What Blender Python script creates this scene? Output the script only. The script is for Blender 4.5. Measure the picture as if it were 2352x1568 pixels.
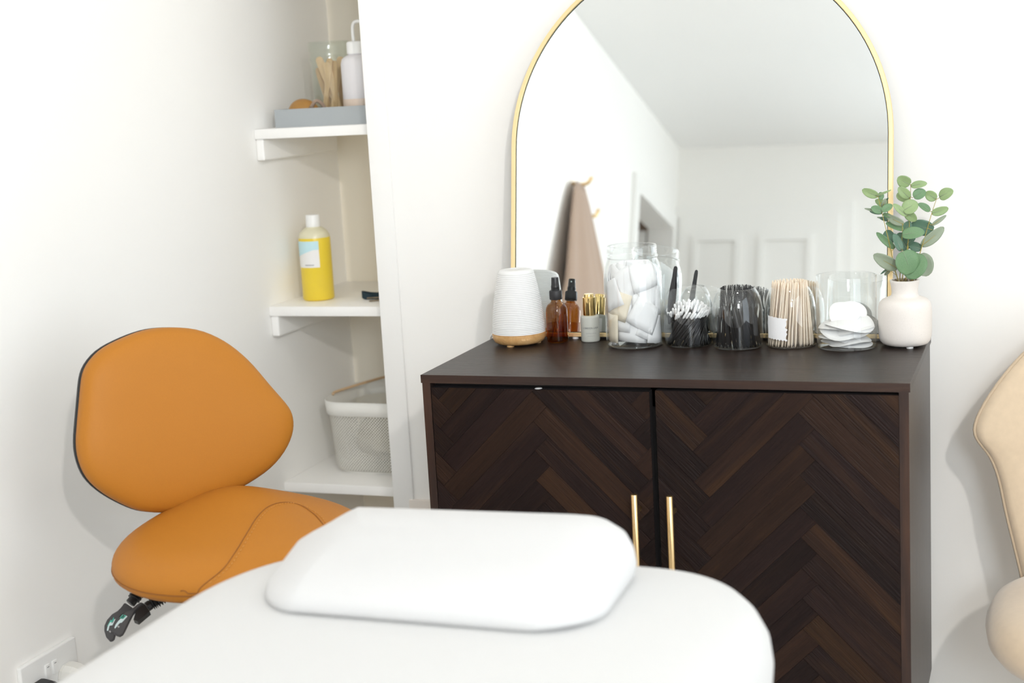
import bpy, bmesh, math, random
from mathutils import Vector, Matrix
random.seed(7)
PI = math.pi
for o in list(bpy.data.objects): bpy.data.objects.remove(o)
S = bpy.context.scene
COL = S.collection

# ------------------------------------------------------------------ camera, light, exposure
T = 0.82                                     # height of the cabinet top above the floor
YAW, PITCH, ROLL = math.radians(20.52491), math.radians(10.01082), math.radians(-3.21770)
CAM = Vector((0.996052, -2.212024, 0.475529 + T)); FPX = 3358.37
_f = Vector((-math.sin(YAW)*math.cos(PITCH), math.cos(YAW)*math.cos(PITCH), -math.sin(PITCH)))
_r = Vector((math.cos(YAW), math.sin(YAW), 0)); _u = _r.cross(_f)
CR = math.cos(ROLL)*_r + math.sin(ROLL)*_u; CU = -math.sin(ROLL)*_r + math.cos(ROLL)*_u; CF = _f
cd = bpy.data.cameras.new('camera'); cam = bpy.data.objects.new('camera', cd); COL.objects.link(cam)
cam.matrix_world = Matrix(((CR.x, CU.x, -CF.x, CAM.x), (CR.y, CU.y, -CF.y, CAM.y), (CR.z, CU.z, -CF.z, CAM.z), (0, 0, 0, 1)))
cd.sensor_width = 36; cd.lens = FPX/2352*36; cd.clip_start = 0.05
cd.dof.use_dof = True; cd.dof.focus_distance = 2.5; cd.dof.aperture_fstop = 3.6
S.camera = cam

W = bpy.data.worlds.new('world'); S.world = W; W.use_nodes = True
bg = W.node_tree.nodes['Background']; bg.inputs[0].default_value = (0.80, 0.90, 1.0, 1); bg.inputs[1].default_value = 2.0

LAMP_W, SPOT_W, DAY_W = 70.0, 250.0, (34.0, 80.0)
def area(name, loc, direction, sx, sy, power, color):
    l = bpy.data.lights.new(name, 'AREA'); l.shape = 'RECTANGLE'; l.size = sx; l.size_y = sy
    l.energy = power; l.color = color
    o = bpy.data.objects.new(name, l); COL.objects.link(o); o.location = loc
    o.rotation_euler = Vector(direction).to_track_quat('-Z', 'Y').to_euler()
    return o
# daylight entering through the two windows of the room
area('window_daylight', (2.19, -1.25, 1.28), (-1, 0, -0.02), 1.45, 1.6, DAY_W[0], (0.86, 0.935, 1.0))
area('rear_window_daylight', (1.72, -3.47, 1.80), (-0.12, 1, -0.08), 0.56, 0.66, DAY_W[1], (0.86, 0.935, 1.0))
S.view_settings.view_transform = 'Standard'; S.view_settings.look = 'None'
S.view_settings.gamma = 1.0; S.view_settings.exposure = -1.27
S.view_settings.use_curve_mapping = False
S.cycles.transparent_max_bounces = 40; S.cycles.max_bounces = 20; S.cycles.diffuse_bounces = 14

# ------------------------------------------------------------------ materials
def nt(name):
    m = bpy.data.materials.new(name); m.use_nodes = True
    n = m.node_tree.nodes; return m, n, m.node_tree.links, n['Principled BSDF']
def mixrgb(n, l, fac, a, b):
    x = n.new('ShaderNodeMix'); x.data_type = 'RGBA'
    if hasattr(fac, 'links'): l.new(fac, x.inputs[0])
    else: x.inputs[0].default_value = fac
    for k, v in ((6, a), (7, b)):
        if hasattr(v, 'links'): l.new(v, x.inputs[k])
        else: x.inputs[k].default_value = (*v, 1)
    return x.outputs[2]
def coords(n, l, scale=(1, 1, 1), kind='Object', rot=(0, 0, 0)):
    tc = n.new('ShaderNodeTexCoord'); mp = n.new('ShaderNodeMapping'); l.new(tc.outputs[kind], mp.inputs[0])
    mp.inputs['Scale'].default_value = scale; mp.inputs['Rotation'].default_value = rot
    return mp.outputs[0]
def noise(n, l, vec, scale, detail=3, rough=0.5, dist=0.0):
    t = n.new('ShaderNodeTexNoise'); l.new(vec, t.inputs['Vector'])
    t.inputs['Scale'].default_value = scale; t.inputs['Detail'].default_value = detail
    t.inputs['Roughness'].default_value = rough; t.inputs['Distortion'].default_value = dist
    return t.outputs['Fac']
def bump(n, l, h, strength, dist, p):
    b = n.new('ShaderNodeBump'); l.new(h, b.inputs['Height']); b.inputs['Strength'].default_value = strength
    b.inputs['Distance'].default_value = dist; l.new(b.outputs[0], p.inputs['Normal']); return b
def ramp(n, l, fac, stops):
    r = n.new('ShaderNodeValToRGB'); l.new(fac, r.inputs[0]); e = r.color_ramp.elements
    while len(e) < len(stops): e.new(0.5)
    for k, (p, c) in enumerate(stops): e[k].position = p; e[k].color = (*c, 1)
    return r.outputs[0]
def plain(name, col, rough=0.5, metal=0.0, ns=0, nstr=0.1, var=0.0, nd=0.001, sheen=0.0, spec=0.5, sss=0.0):
    m, n, l, p = nt(name)
    p.inputs['Base Color'].default_value = (*col, 1); p.inputs['Roughness'].default_value = rough
    p.inputs['Metallic'].default_value = metal; p.inputs['Specular IOR Level'].default_value = spec
    if sheen: p.inputs['Sheen Weight'].default_value = sheen
    if sss:
        p.inputs['Subsurface Weight'].default_value = sss; p.inputs['Subsurface Radius'].default_value = (0.01, 0.01, 0.01)
    if ns:
        v = coords(n, l); f = noise(n, l, v, ns, 4)
        bump(n, l, f, nstr, nd, p)
        if var:
            l.new(mixrgb(n, l, f, tuple(c*(1-var) for c in col), tuple(min(1, c*(1+var)) for c in col)), p.inputs['Base Color'])
    return m
def glassy(name, tint, gloss=0.9, power=4.0, base=0.04, rough=0.02):
    m, n, l, p = nt(name); n.remove(p); out = n['Material Output']
    tr = n.new('ShaderNodeBsdfTransparent'); tr.inputs[0].default_value = (*tint, 1)
    gl = n.new('ShaderNodeBsdfGlossy'); gl.inputs['Roughness'].default_value = rough; gl.inputs[0].default_value = (1, 1, 1, 1)
    lw = n.new('ShaderNodeLayerWeight'); pw = n.new('ShaderNodeMath'); pw.operation = 'POWER'
    l.new(lw.outputs['Facing'], pw.inputs[0]); lw.inputs[0].default_value = 0.5; pw.inputs[1].default_value = power
    ma = n.new('ShaderNodeMath'); ma.operation = 'MULTIPLY_ADD'; l.new(pw.outputs[0], ma.inputs[0])
    ma.inputs[1].default_value = gloss-base; ma.inputs[2].default_value = base
    mx = n.new('ShaderNodeMixShader'); l.new(ma.outputs[0], mx.inputs[0]); l.new(tr.outputs[0], mx.inputs[1]); l.new(gl.outputs[0], mx.inputs[2])
    l.new(mx.outputs[0], out.inputs[0]); return m
def wood(name, dark, mid, light, axis='X', scale=1.0, rough=0.45, rand=False, fine=0.25, spec=0.4, fmix=0.45, tone=False):
    m, n, l, p = nt(name)
    st = {'X': (2.2, 26, 26), 'Y': (26, 2.2, 26), 'Z': (26, 26, 2.2)}[axis]
    fn = {'X': (14, 420, 420), 'Y': (420, 14, 420), 'Z': (420, 420, 14)}[axis]
    tc = n.new('ShaderNodeTexCoord'); vec = tc.outputs['Object']
    oi = None
    if rand:
        oi = n.new('ShaderNodeObjectInfo'); ad = n.new('ShaderNodeVectorMath'); ad.operation = 'MULTIPLY_ADD'
        l.new(oi.outputs['Random'], ad.inputs[0]); ad.inputs[1].default_value = (7.1, 5.3, 9.7); l.new(vec, ad.inputs[2]); vec = ad.outputs[0]
    def mp(s):
        q = n.new('ShaderNodeMapping'); l.new(vec, q.inputs[0]); q.inputs['Scale'].default_value = tuple(scale*k for k in s); return q.outputs[0]
    a = noise(n, l, mp(st), 1.0, 6, 0.6, 1.2); b = noise(n, l, mp(fn), 1.0, 2, 0.5)
    c = ramp(n, l, a, ((0.30, dark), (0.52, mid), (0.74, light)))
    d = mixrgb(n, l, b, tuple(k*0.55 for k in dark), c)
    x = n.new('ShaderNodeMix'); x.data_type = 'RGBA'; x.inputs[0].default_value = fmix; l.new(c, x.inputs[6]); l.new(d, x.inputs[7]); col = x.outputs[2]
    if rand:
        if tone:
            w1 = n.new('ShaderNodeTexWhiteNoise'); w1.noise_dimensions = '1D'; l.new(oi.outputs['Random'], w1.inputs['W'])
            gt = n.new('ShaderNodeMapRange'); l.new(w1.outputs['Value'], gt.inputs[0]); gt.inputs[1].default_value = 0.55; gt.inputs[2].default_value = 0.85
            mu = n.new('ShaderNodeMix'); mu.data_type = 'RGBA'; mu.blend_type = 'MULTIPLY'; mu.inputs[0].default_value = 1.0
            tn = mixrgb(n, l, gt.outputs[0], (0.85, 0.82, 0.90), (1.42, 1.32, 1.02)); l.new(col, mu.inputs[6]); l.new(tn, mu.inputs[7]); col = mu.outputs[2]
        hs = n.new('ShaderNodeHueSaturation'); l.new(col, hs.inputs['Color'])
        mr = n.new('ShaderNodeMapRange'); l.new(oi.outputs['Random'], mr.inputs[0]); mr.inputs[3].default_value = 0.72; mr.inputs[4].default_value = 1.35
        l.new(mr.outputs[0], hs.inputs['Value']); col = hs.outputs[0]
    l.new(col, p.inputs['Base Color']); p.inputs['Roughness'].default_value = rough; p.inputs['Specular IOR Level'].default_value = spec
    bump(n, l, b, fine, 0.0012, p)
    return m
M = {}
M['wall'] = plain('wall_paint', (0.90, 0.888, 0.865), 0.75, ns=260, nstr=0.10, nd=0.0006, spec=0.25)
M['ceil'] = plain('ceiling_paint', (0.86, 0.858, 0.85), 0.9, ns=120, nstr=0.05, spec=0.1)
M['gloss_white'] = plain('white_gloss_paint', (0.89, 0.88, 0.86), 0.35, ns=60, nstr=0.04)
M['bounce_tint'] = plain('bounce_tinted_wall_paint', (0.88, 0.83, 0.73), 0.75, ns=260, nstr=0.10, nd=0.0006, spec=0.25)  # wall colour tinted warm to carry the alcove's warm bounced light
M['cream'] = plain('cream_paint', (0.80, 0.74, 0.68), 0.6, ns=80, nstr=0.05)
M['taupe'] = plain('taupe_paint', (0.48, 0.36, 0.29), 0.7, ns=80, nstr=0.05)
M['floorwood'] = wood('floor_pale_oak', (0.56, 0.52, 0.48), (0.64, 0.61, 0.57), (0.70, 0.67, 0.63), 'Y', 0.5, 0.45, rand=True)
M['topwood'] = wood('dark_walnut_top', (0.014, 0.009, 0.007), (0.030, 0.019, 0.015), (0.052, 0.033, 0.025), 'X', 1.5, 0.30, fine=0.4, spec=0.15, fmix=0.7)
M['sidewood'] = wood('dark_walnut_side', (0.020, 0.013, 0.011), (0.034, 0.022, 0.018), (0.050, 0.033, 0.026), 'Z', 1.0, 0.34, fine=0.3)
M['edgewood'] = wood('dark_walnut_edge', (0.018, 0.009, 0.007), (0.034, 0.016, 0.011), (0.070, 0.032, 0.017), 'X', 1.0, 0.45)
M['edgewoodv'] = wood('dark_walnut_stile', (0.018, 0.009, 0.007), (0.034, 0.016, 0.011), (0.080, 0.034, 0.018), 'Z', 1.0, 0.45)
M['plank'] = wood('herringbone_veneer', (0.0125, 0.0062, 0.0050), (0.0190, 0.0095, 0.0072), (0.038, 0.0185, 0.0085), 'X', 1.0, 0.5, rand=True, fine=0.9, spec=0.16, fmix=0.8, tone=True)
M['gapdark'] = plain('dark_cabinet_inside', (0.006, 0.004, 0.004), 0.8, ns=40, nstr=0.05)
M['brass'] = plain('brushed_brass', (0.74, 0.53, 0.27), 0.30, 1.0, ns=500, nstr=0.05, nd=0.0002)
M['goldframe'] = plain('satin_gold_frame', (0.93, 0.72, 0.40), 0.36, 0.85, ns=400, nstr=0.05, nd=0.0002)
M['gold'] = plain('polished_gold', (0.92, 0.68, 0.30), 0.07, 1.0, ns=30, nstr=0.02)
M['mirror'] = plain('mirror_silver', (0.90, 0.925, 0.92), 0.0, 1.0)
M['mirroredge'] = plain('mirror_edge', (0.03, 0.05, 0.045), 0.3, ns=50, nstr=0.02)
M['glass'] = glassy('clear_glass', (0.985, 0.990, 0.989))
M['thickglass'] = glassy('thick_clear_glass', (0.982, 0.988, 0.988), 0.85, 3.2, 0.05)
M['greenglass'] = glassy('greenish_storage_glass', (0.955, 0.972, 0.958), 0.8, 3.4)
M['amber'] = glassy('amber_glass', (0.62, 0.375, 0.12), 0.7, 4.0, 0.05)
M['amberliq'] = glassy('amber_liquid', (0.88, 0.70, 0.34), 0.2, 4.0, 0.02)
M['pane'] = glassy('window_glass', (0.97, 0.98, 0.98), 0.6, 4.0, 0.04)
M['black'] = plain('black_plastic', (0.012, 0.012, 0.013), 0.38, ns=300, nstr=0.06, nd=0.0003)
M['blacksatin'] = plain('black_satin_plastic', (0.018, 0.017, 0.019), 0.5, ns=300, nstr=0.1, nd=0.0003)
M['blackgloss'] = plain('black_lacquer', (0.010, 0.010, 0.011), 0.22, ns=200, nstr=0.03)
M['paddle'] = plain('charcoal_paddle_plastic', (0.055, 0.053, 0.055), 0.6, ns=500, nstr=0.1, nd=0.0003)
M['leather'] = plain('tan_orange_leather', (0.43, 0.165, 0.020), 0.52, ns=520, nstr=0.10, var=0.05, nd=0.0005, spec=0.22)
M['stitch'] = plain('tan_thread', (0.50, 0.22, 0.04), 0.7, ns=900, nstr=0.2)
M['seam'] = plain('shaded_seam', (0.26, 0.092, 0.010), 0.7, ns=300, nstr=0.1)  # leather colour darkened to paint in the seam's slight shadow
M['sheet'] = plain('white_bed_cover', (0.60, 0.60, 0.597), 0.85, ns=30, nstr=0.05, nd=0.004, sheen=0.1, spec=0.2)
M['pillow'] = plain('white_pillow_cover', (0.61, 0.61, 0.612), 0.85, ns=40, nstr=0.05, nd=0.003, sheen=0.1, spec=0.2)
M['whiteplastic'] = plain('white_plastic', (0.84, 0.84, 0.83), 0.35, ns=200, nstr=0.03)
M['diffuser'] = plain('matt_white_ribbed_plastic', (0.74, 0.74, 0.735), 0.5, ns=300, nstr=0.03)
M['lightwood'] = wood('light_wood_base', (0.56, 0.30, 0.11), (0.70, 0.42, 0.18), (0.78, 0.51, 0.25), 'Y', 2.0, 0.4)
M['birch'] = wood('birch_wood', (0.84, 0.70, 0.54), (0.88, 0.76, 0.62), (0.90, 0.80, 0.68), 'Z', 3.0, 0.6, rand=True, fine=0.05)
_hs = [x for x in M['birch'].node_tree.nodes if x.bl_idname == 'ShaderNodeMapRange'][0]; _hs.inputs[3].default_value = 0.92; _hs.inputs[4].default_value = 1.1
M['spatula'] = plain('tan_wood_spatula', (0.66, 0.46, 0.27), 0.6, ns=60, nstr=0.1, var=0.12)
M['brushwood'] = plain('honey_brush_wood', (0.42, 0.21, 0.05), 0.4, ns=30, nstr=0.05, var=0.25)
M['cotton'] = plain('white_cotton', (0.88, 0.88, 0.88), 0.95, ns=700, nstr=0.4, nd=0.0006, spec=0.1)
M['wipe'] = plain('white_lint_free_wipe', (0.88, 0.88, 0.885), 0.95, ns=900, nstr=0.3, nd=0.0004, spec=0.1)
M['wipecream'] = plain('cream_backing_wipe', (0.84, 0.76, 0.62), 0.9, ns=700, nstr=0.2, nd=0.0004, spec=0.1)
M['paper'] = plain('torn_white_paper', (0.80, 0.80, 0.81), 0.9, ns=500, nstr=0.3, nd=0.0004)
M['frost'] = plain('frosted_glass', (0.50, 0.51, 0.47), 0.45, ns=600, nstr=0.15, nd=0.0004, sss=0.3)
M['print'] = plain('grey_print', (0.10, 0.10, 0.11), 0.6, ns=200, nstr=0.05)
M['printlight'] = plain('faint_grey_print', (0.36, 0.36, 0.36), 0.6, ns=200, nstr=0.05)
M['velvet'] = plain('beige_velvet', (0.60, 0.47, 0.33), 0.8, ns=90, nstr=0.08, var=0.08, sheen=0.6)
M['velvetpipe'] = plain('beige_velvet_piping', (0.50, 0.39, 0.27), 0.8, ns=120, nstr=0.08, sheen=0.4)
M['grey'] = plain('grey_tray_lacquer', (0.36, 0.385, 0.40), 0.5, ns=80, nstr=0.04)
M['pumpwhite'] = plain('translucent_white_bottle', (0.72, 0.70, 0.72), 0.4, ns=80, nstr=0.03, sss=0.2)
M['pumpliq'] = plain('beige_lotion_base', (0.66, 0.54, 0.45), 0.4, ns=80, nstr=0.03)
M['yellow'] = plain('yellow_liquid_bottle', (0.80, 0.60, 0.045), 0.3, ns=20, nstr=0.02, var=0.06, sss=0.15)
M['yellowtop'] = plain('clear_plastic_shoulder', (0.70, 0.66, 0.48), 0.3, ns=20, nstr=0.02)
M['labelblue'] = plain('pale_blue_label', (0.52, 0.74, 0.80), 0.6, ns=90, nstr=0.02)
M['labelwhite'] = plain('white_label', (0.80, 0.79, 0.78), 0.6, ns=90, nstr=0.02)
M['teal'] = plain('teal_print', (0.06, 0.42, 0.32), 0.6, ns=90, nstr=0.02)
M['iconwhite'] = plain('pale_print', (0.55, 0.66, 0.67), 0.6, ns=90, nstr=0.02)
M['navy'] = plain('navy_strap', (0.010, 0.030, 0.042), 0.8, ns=400, nstr=0.2)
M['keymetal'] = plain('aged_brass_key', (0.28, 0.22, 0.15), 0.4, 0.7, ns=200, nstr=0.1)
M['basketrim'] = plain('white_basket_enamel', (0.80, 0.79, 0.75), 0.4, ns=100, nstr=0.03)
M['cloth'] = plain('olive_cloth', (0.34, 0.31, 0.22), 0.9, ns=20, nstr=0.6, var=0.35, nd=0.01)
M['robe'] = plain('taupe_robe_fabric', (0.34, 0.245, 0.185), 0.95, ns=200, nstr=0.3, var=0.08, sheen=0.2)
M['stem'] = plain('olive_stem', (0.36, 0.29, 0.06), 0.6, ns=100, nstr=0.1)
M['moss'] = plain('brown_moss', (0.20, 0.14, 0.07), 0.9, ns=300, nstr=0.5)
m, n, l, p = nt('speckled_cream_ceramic')
v = coords(n, l); sp = noise(n, l, v, 1300, 2)
l.new(ramp(n, l, sp, ((0.28, (0.58, 0.53, 0.49)), (0.38, (0.74, 0.695, 0.655)))), p.inputs['Base Color']); p.inputs['Roughness'].default_value = 0.7
bump(n, l, noise(n, l, v, 300, 3), 0.1, 0.0005, p); M['ceramic'] = m
def leafmat(name, a, b, vein):
    m, n, l, p = nt(name)
    v = coords(n, l); f = noise(n, l, v, 55, 3)
    vo = n.new('ShaderNodeTexVoronoi'); vo.feature = 'DISTANCE_TO_EDGE'; l.new(v, vo.inputs['Vector']); vo.inputs['Scale'].default_value = 800
    e = ramp(n, l, vo.outputs['Distance'], ((0.02, (1, 1, 1)), (0.10, (0, 0, 0))))
    base = mixrgb(n, l, f, a, b); sc = n.new('ShaderNodeMath'); sc.operation = 'MULTIPLY'; l.new(e, sc.inputs[0]); sc.inputs[1].default_value = 0.4
    l.new(mixrgb(n, l, sc.outputs[0], base, vein), p.inputs['Base Color']); p.inputs['Roughness'].default_value = 0.55
    return m
M['leaf0'] = leafmat('light_eucalyptus_leaf', (0.198, 0.304, 0.132), (0.290, 0.396, 0.165), (0.363, 0.449, 0.297))
M['leaf1'] = leafmat('mid_eucalyptus_leaf', (0.086, 0.185, 0.086), (0.132, 0.251, 0.112), (0.264, 0.363, 0.238))
M['leaf2'] = leafmat('dark_eucalyptus_leaf', (0.056, 0.128, 0.088), (0.096, 0.192, 0.128), (0.224, 0.320, 0.240))
M['leaf3'] = leafmat('pale_eucalyptus_leaf', (0.218, 0.264, 0.191), (0.277, 0.330, 0.231), (0.304, 0.356, 0.277))
m, n, l, p = nt('basket_mesh_enamel'); out = n['Material Output']           # fine perforated steel
p.inputs['Base Color'].default_value = (0.78, 0.77, 0.72, 1); p.inputs['Roughness'].default_value = 0.4
uv = coords(n, l, (1, 1, 1), 'UV', (0, 0, PI/4)); ck = n.new('ShaderNodeTexVoronoi'); l.new(uv, ck.inputs['Vector']); ck.inputs['Scale'].default_value = 210
ck.inputs['Randomness'].default_value = 0.0
lt = n.new('ShaderNodeMath'); lt.operation = 'LESS_THAN'; l.new(ck.outputs['Distance'], lt.inputs[0]); lt.inputs[1].default_value = 0.40
tr = n.new('ShaderNodeBsdfTransparent'); mx = n.new('ShaderNodeMixShader'); l.new(lt.outputs[0], mx.inputs[0]); l.new(p.outputs[0], mx.inputs[1]); l.new(tr.outputs[0], mx.inputs[2]); l.new(mx.outputs[0], out.inputs[0])
M['basketmesh'] = m
m, n, l, p = nt('lamp_diffuser'); p.inputs['Base Color'].default_value = (0.9, 0.9, 0.9, 1)
p.inputs['Emission Color'].default_value = (1.0, 0.95, 0.88, 1); p.inputs['Emission Strength'].default_value = LAMP_W
M['lamp'] = m

# ------------------------------------------------------------------ helpers
ORG = {}
def tag(o, label=None, cat=None, group=None, kind=None):
    if label: o['label'] = label
    if cat: o['category'] = cat
    if group: o['group'] = group
    if kind: o['kind'] = kind
    return o
def thing(name, label, cat, loc, group=None, rz=0.0):
    o = bpy.data.objects.new(name, None); COL.objects.link(o); o.location = loc; o.rotation_euler = (0, 0, rz)
    o.empty_display_size = 0.02; ORG[o.name] = Vector(loc)
    return tag(o, label, cat, group)
def link(name, me, mat, parent=None, smooth=False, org=None):
    if mat is not None and not me.materials: me.materials.append(mat)
    if smooth:
        for f in me.polygons: f.use_smooth = True
    o = bpy.data.objects.new(name, me); COL.objects.link(o)
    if parent is not None: o.parent = parent; ORG[o.name] = ORG.get(parent.name, Vector((0, 0, 0)))
    elif org is not None: o.location = org; ORG[o.name] = Vector(org)
    else: ORG[o.name] = Vector((0, 0, 0))
    return o
def mk(name, verts, faces, mat, parent=None, smooth=False, org=None):
    """mesh from WORLD coordinates; stored relative to the parent's (or its own) origin"""
    off = ORG[parent.name] if parent is not None else (Vector(org) if org is not None else Vector((0, 0, 0)))
    me = bpy.data.meshes.new(name); me.from_pydata([Vector(v)-off for v in verts], [], faces); me.update()
    b = bmesh.new(); b.from_mesh(me); bmesh.ops.recalc_face_normals(b, faces=b.faces); b.to_mesh(me); b.free()
    return link(name, me, mat, parent, smooth, org)
def boxgeo(x0, x1, y0, y1, z0, z1):
    v = [(x0, y0, z0), (x1, y0, z0), (x1, y1, z0), (x0, y1, z0), (x0, y0, z1), (x1, y0, z1), (x1, y1, z1), (x0, y1, z1)]
    f = [(0, 3, 2, 1), (4, 5, 6, 7), (0, 1, 5, 4), (1, 2, 6, 5), (2, 3, 7, 6), (3, 0, 4, 7)]
    return v, f
def multibox(name, boxes, mat, parent=None, org=None):
    V, F = [], []
    for b in boxes:
        v, f = boxgeo(*b); F += [tuple(i+len(V) for i in q) for q in f]; V += v
    return mk(name, V, F, mat, parent, org=org)
def box(name, b, mat, parent=None, bevel=0.0, seg=2, org=None, smooth=False):
    v, f = boxgeo(*b); o = mk(name, v, f, mat, parent, org=org)
    if bevel:
        bm = bmesh.new(); bm.from_mesh(o.data)
        bmesh.ops.bevel(bm, geom=bm.edges[:], offset=bevel, segments=seg, affect='EDGES', profile=0.6)
        bm.to_mesh(o.data); bm.free()
        if smooth or seg > 1:
            for q in o.data.polygons: q.use_smooth = True
            o.data.set_sharp_from_angle(angle=math.radians(40))
    return o
def lathegeo(prof, c, seg=48, a0=0.0, a1=2*PI):
    c = Vector(c); V, F = [], []; full = abs(a1-a0-2*PI) < 1e-6; rows = []
    ns = seg if full else seg+1
    for r, z in prof:
        if r < 1e-6: rows.append([len(V)]); V.append(c+Vector((0, 0, z)))
        else:
            rows.append(list(range(len(V), len(V)+ns)))
            for k in range(ns):
                a = a0+(a1-a0)*k/seg; V.append(c+Vector((r*math.cos(a), r*math.sin(a), z)))
    for A, B in zip(rows, rows[1:]):
        for k in range(seg):
            j = (k+1) % ns if full else k+1
            if len(A) == 1 and len(B) == 1: continue
            if len(A) == 1: F.append((A[0], B[j], B[k]))
            elif len(B) == 1: F.append((A[k], A[j], B[0]))
            else: F.append((A[k], A[j], B[j], B[k]))
    return V, F
def lathe(name, prof, c, mat, parent=None, seg=48, smooth=True, org=None, sharp=50):
    v, f = lathegeo(prof, c, seg); o = mk(name, v, f, mat, parent, smooth, org)
    if smooth: o.data.set_sharp_from_angle(angle=math.radians(sharp))
    return o
def tubegeo(pts, r, seg=8, closed=False, flat=1.0):
    pts = [Vector(p) for p in pts]; n = len(pts); V, F = [], []
    rr = r if hasattr(r, '__len__') else [r]*n
    up = Vector((0, 0, 1)); prev = None
    for i, p in enumerate(pts):
        t = (pts[(i+1) % n]-pts[i-1]) if closed else (pts[min(i+1, n-1)]-pts[max(i-1, 0)])
        t.normalize()
        if prev is None:
            a = up if abs(t.dot(up)) < 0.9 else Vector((1, 0, 0)); nx = t.cross(a).normalized()
        else:
            nx = (prev-t*prev.dot(t)).normalized()
        prev = nx; ny = t.cross(nx)
        for k in range(seg):
            a = 2*PI*k/seg; V.append(p+rr[i]*(math.cos(a)*nx+math.sin(a)*flat*ny))
    for i in range(n if closed else n-1):
        j = (i+1) % n
        for k in range(seg):
            k2 = (k+1) % seg; F.append((i*seg+k, i*seg+k2, j*seg+k2, j*seg+k))
    if not closed:
        F.append(tuple(range(seg-1, -1, -1))); F.append(tuple(range((n-1)*seg, n*seg)))
    return V, F
def tube(name, pts, r, mat, parent=None, seg=8, closed=False, flat=1.0, org=None):
    v, f = tubegeo(pts, r, seg, closed, flat); return mk(name, v, f, mat, parent, True, org)
def spline(pts, n=8):
    pts = [Vector(p) for p in pts]; P = [pts[0]*2-pts[1]]+pts+[pts[-1]*2-pts[-2]]; o = []
    for i in range(1, len(P)-2):
        for k in range(n):
            t = k/n; a, b, c, d = P[i-1:i+3]
            o.append(0.5*((2*b)+(c-a)*t+(2*a-5*b+4*c-d)*t*t+(3*b-a-3*c+d)*t**3))
    o.append(pts[-1]); return o
def px(x, y, q, nrm):
    """photo pixel -> point on the world plane through q with normal nrm (q, result: absolute z)"""
    d = CF+(x-1176)/FPX*CR-(y-784)/FPX*CU; nrm = Vector(nrm)
    return CAM+d*((Vector(q)-CAM).dot(nrm)/d.dot(nrm))
def slab(name, pts2, q, ex, ey, depth, mat, parent=None, org=None, bevel=0.0):
    """extruded polygon: pts2 in the (ex, ey) plane at q, extruded by -depth along ex x ey"""
    ex, ey, q = Vector(ex), Vector(ey), Vector(q); nz = ex.cross(ey).normalized(); k = len(pts2)
    V = [q+ex*a+ey*b for a, b in pts2]+[q+ex*a+ey*b-nz*depth for a, b in pts2]
    F = [tuple(range(k)), tuple(range(2*k-1, k-1, -1))]+[(i, k+i, k+(i+1) % k, (i+1) % k) for i in range(k)]
    o = mk(name, V, F, mat, parent, org=org)
    if bevel:
        bm = bmesh.new(); bm.from_mesh(o.data)
        bmesh.ops.bevel(bm, geom=[e for e in bm.edges if e.calc_face_angle(0) > 0.9], offset=bevel, segments=2, affect='EDGES')
        bm.to_mesh(o.data); bm.free()
    return o
def struct(o): o['kind'] = 'structure'; return o

# ------------------------------------------------------------------ the room
XL, XR, YF, YW, ZC = -0.58, 2.20, -3.48, 0.48, 2.365
AB = 0.90                                                    # back of the alcove
PX = -0.295                                                  # right side of the alcove
fl = struct(box('floor', (-1.9, XR+0.1, YF-0.1, 1.0, -0.10, -0.012), M['floorwood']))
for i in range(18):
    x0 = XL+i*0.155
    b = box('floorboard', (x0+0.0008, min(x0+0.1542, XR), YF, AB if x0 < PX-0.155 else YW, -0.012, 0.0), M['floorwood'], fl)
struct(box('ceiling', (-1.9, XR+0.1, YF-0.1, 1.0, ZC, ZC+0.1), M['ceil']))
D0, D1, DZ = -3.36, -2.76, 1.96                              # doorway in the left wall
struct(multibox('wall_left', [(XL-0.1, XL, D1, 1.0, 0, ZC), (XL-0.1, XL, YF-0.1, D0, 0, ZC), (XL-0.1, XL, D0, D1, DZ, ZC)], M['wall']))
struct(box('wall_back', (PX, XR+0.1, YW, YW+0.1, 0, ZC), M['wall']))
struct(multibox('wall_alcove', [(XL, PX, AB, AB+0.1, 0, ZC), (PX, PX+0.1, YW+0.1, 1.0, 0, ZC)], M['bounce_tint']))
WY0, WY1, WZ0, WZ1 = -2.0, -0.5, 0.45, 2.1
struct(multibox('wall_right', [(XR, XR+0.1, YF-0.1, WY0, 0, ZC), (XR, XR+0.1, WY1, YW+0.1, 0, ZC), (XR, XR+0.1, WY0, WY1, 0, WZ0), (XR, XR+0.1, WY0, WY1, WZ1, ZC)], M['wall']))
VX0, VX1, VZ0, VZ1 = 1.40, 2.04, 1.42, 2.18
struct(multibox('wall_front', [(XL-0.1, VX0, YF-0.1, YF, 0, ZC), (VX1, XR, YF-0.1, YF, 0, ZC), (VX0, VX1, YF-0.1, YF, 0, VZ0), (VX0, VX1, YF-0.1, YF, VZ1, ZC)], M['wall']))
w = struct(multibox('window_1', [(XR+0.03, XR+0.08, WY0, WY1, WZ0, WZ0+0.05), (XR+0.03, XR+0.08, WY0, WY1, WZ1-0.05, WZ1), (XR+0.03, XR+0.08, WY0, WY0+0.05, WZ0+0.05, WZ1-0.05), (XR+0.03, XR+0.08, WY1-0.05, WY1, WZ0+0.05, WZ1-0.05), (XR+0.03, XR+0.08, -1.275, -1.225, WZ0+0.05, WZ1-0.05)], M['gloss_white']))
box('pane', (XR+0.05, XR+0.056, WY0+0.05, -1.275, WZ0+0.05, WZ1-0.05), M['pane'], w); box('pane', (XR+0.05, XR+0.056, -1.225, WY1-0.05, WZ0+0.05, WZ1-0.05), M['pane'], w)
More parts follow.
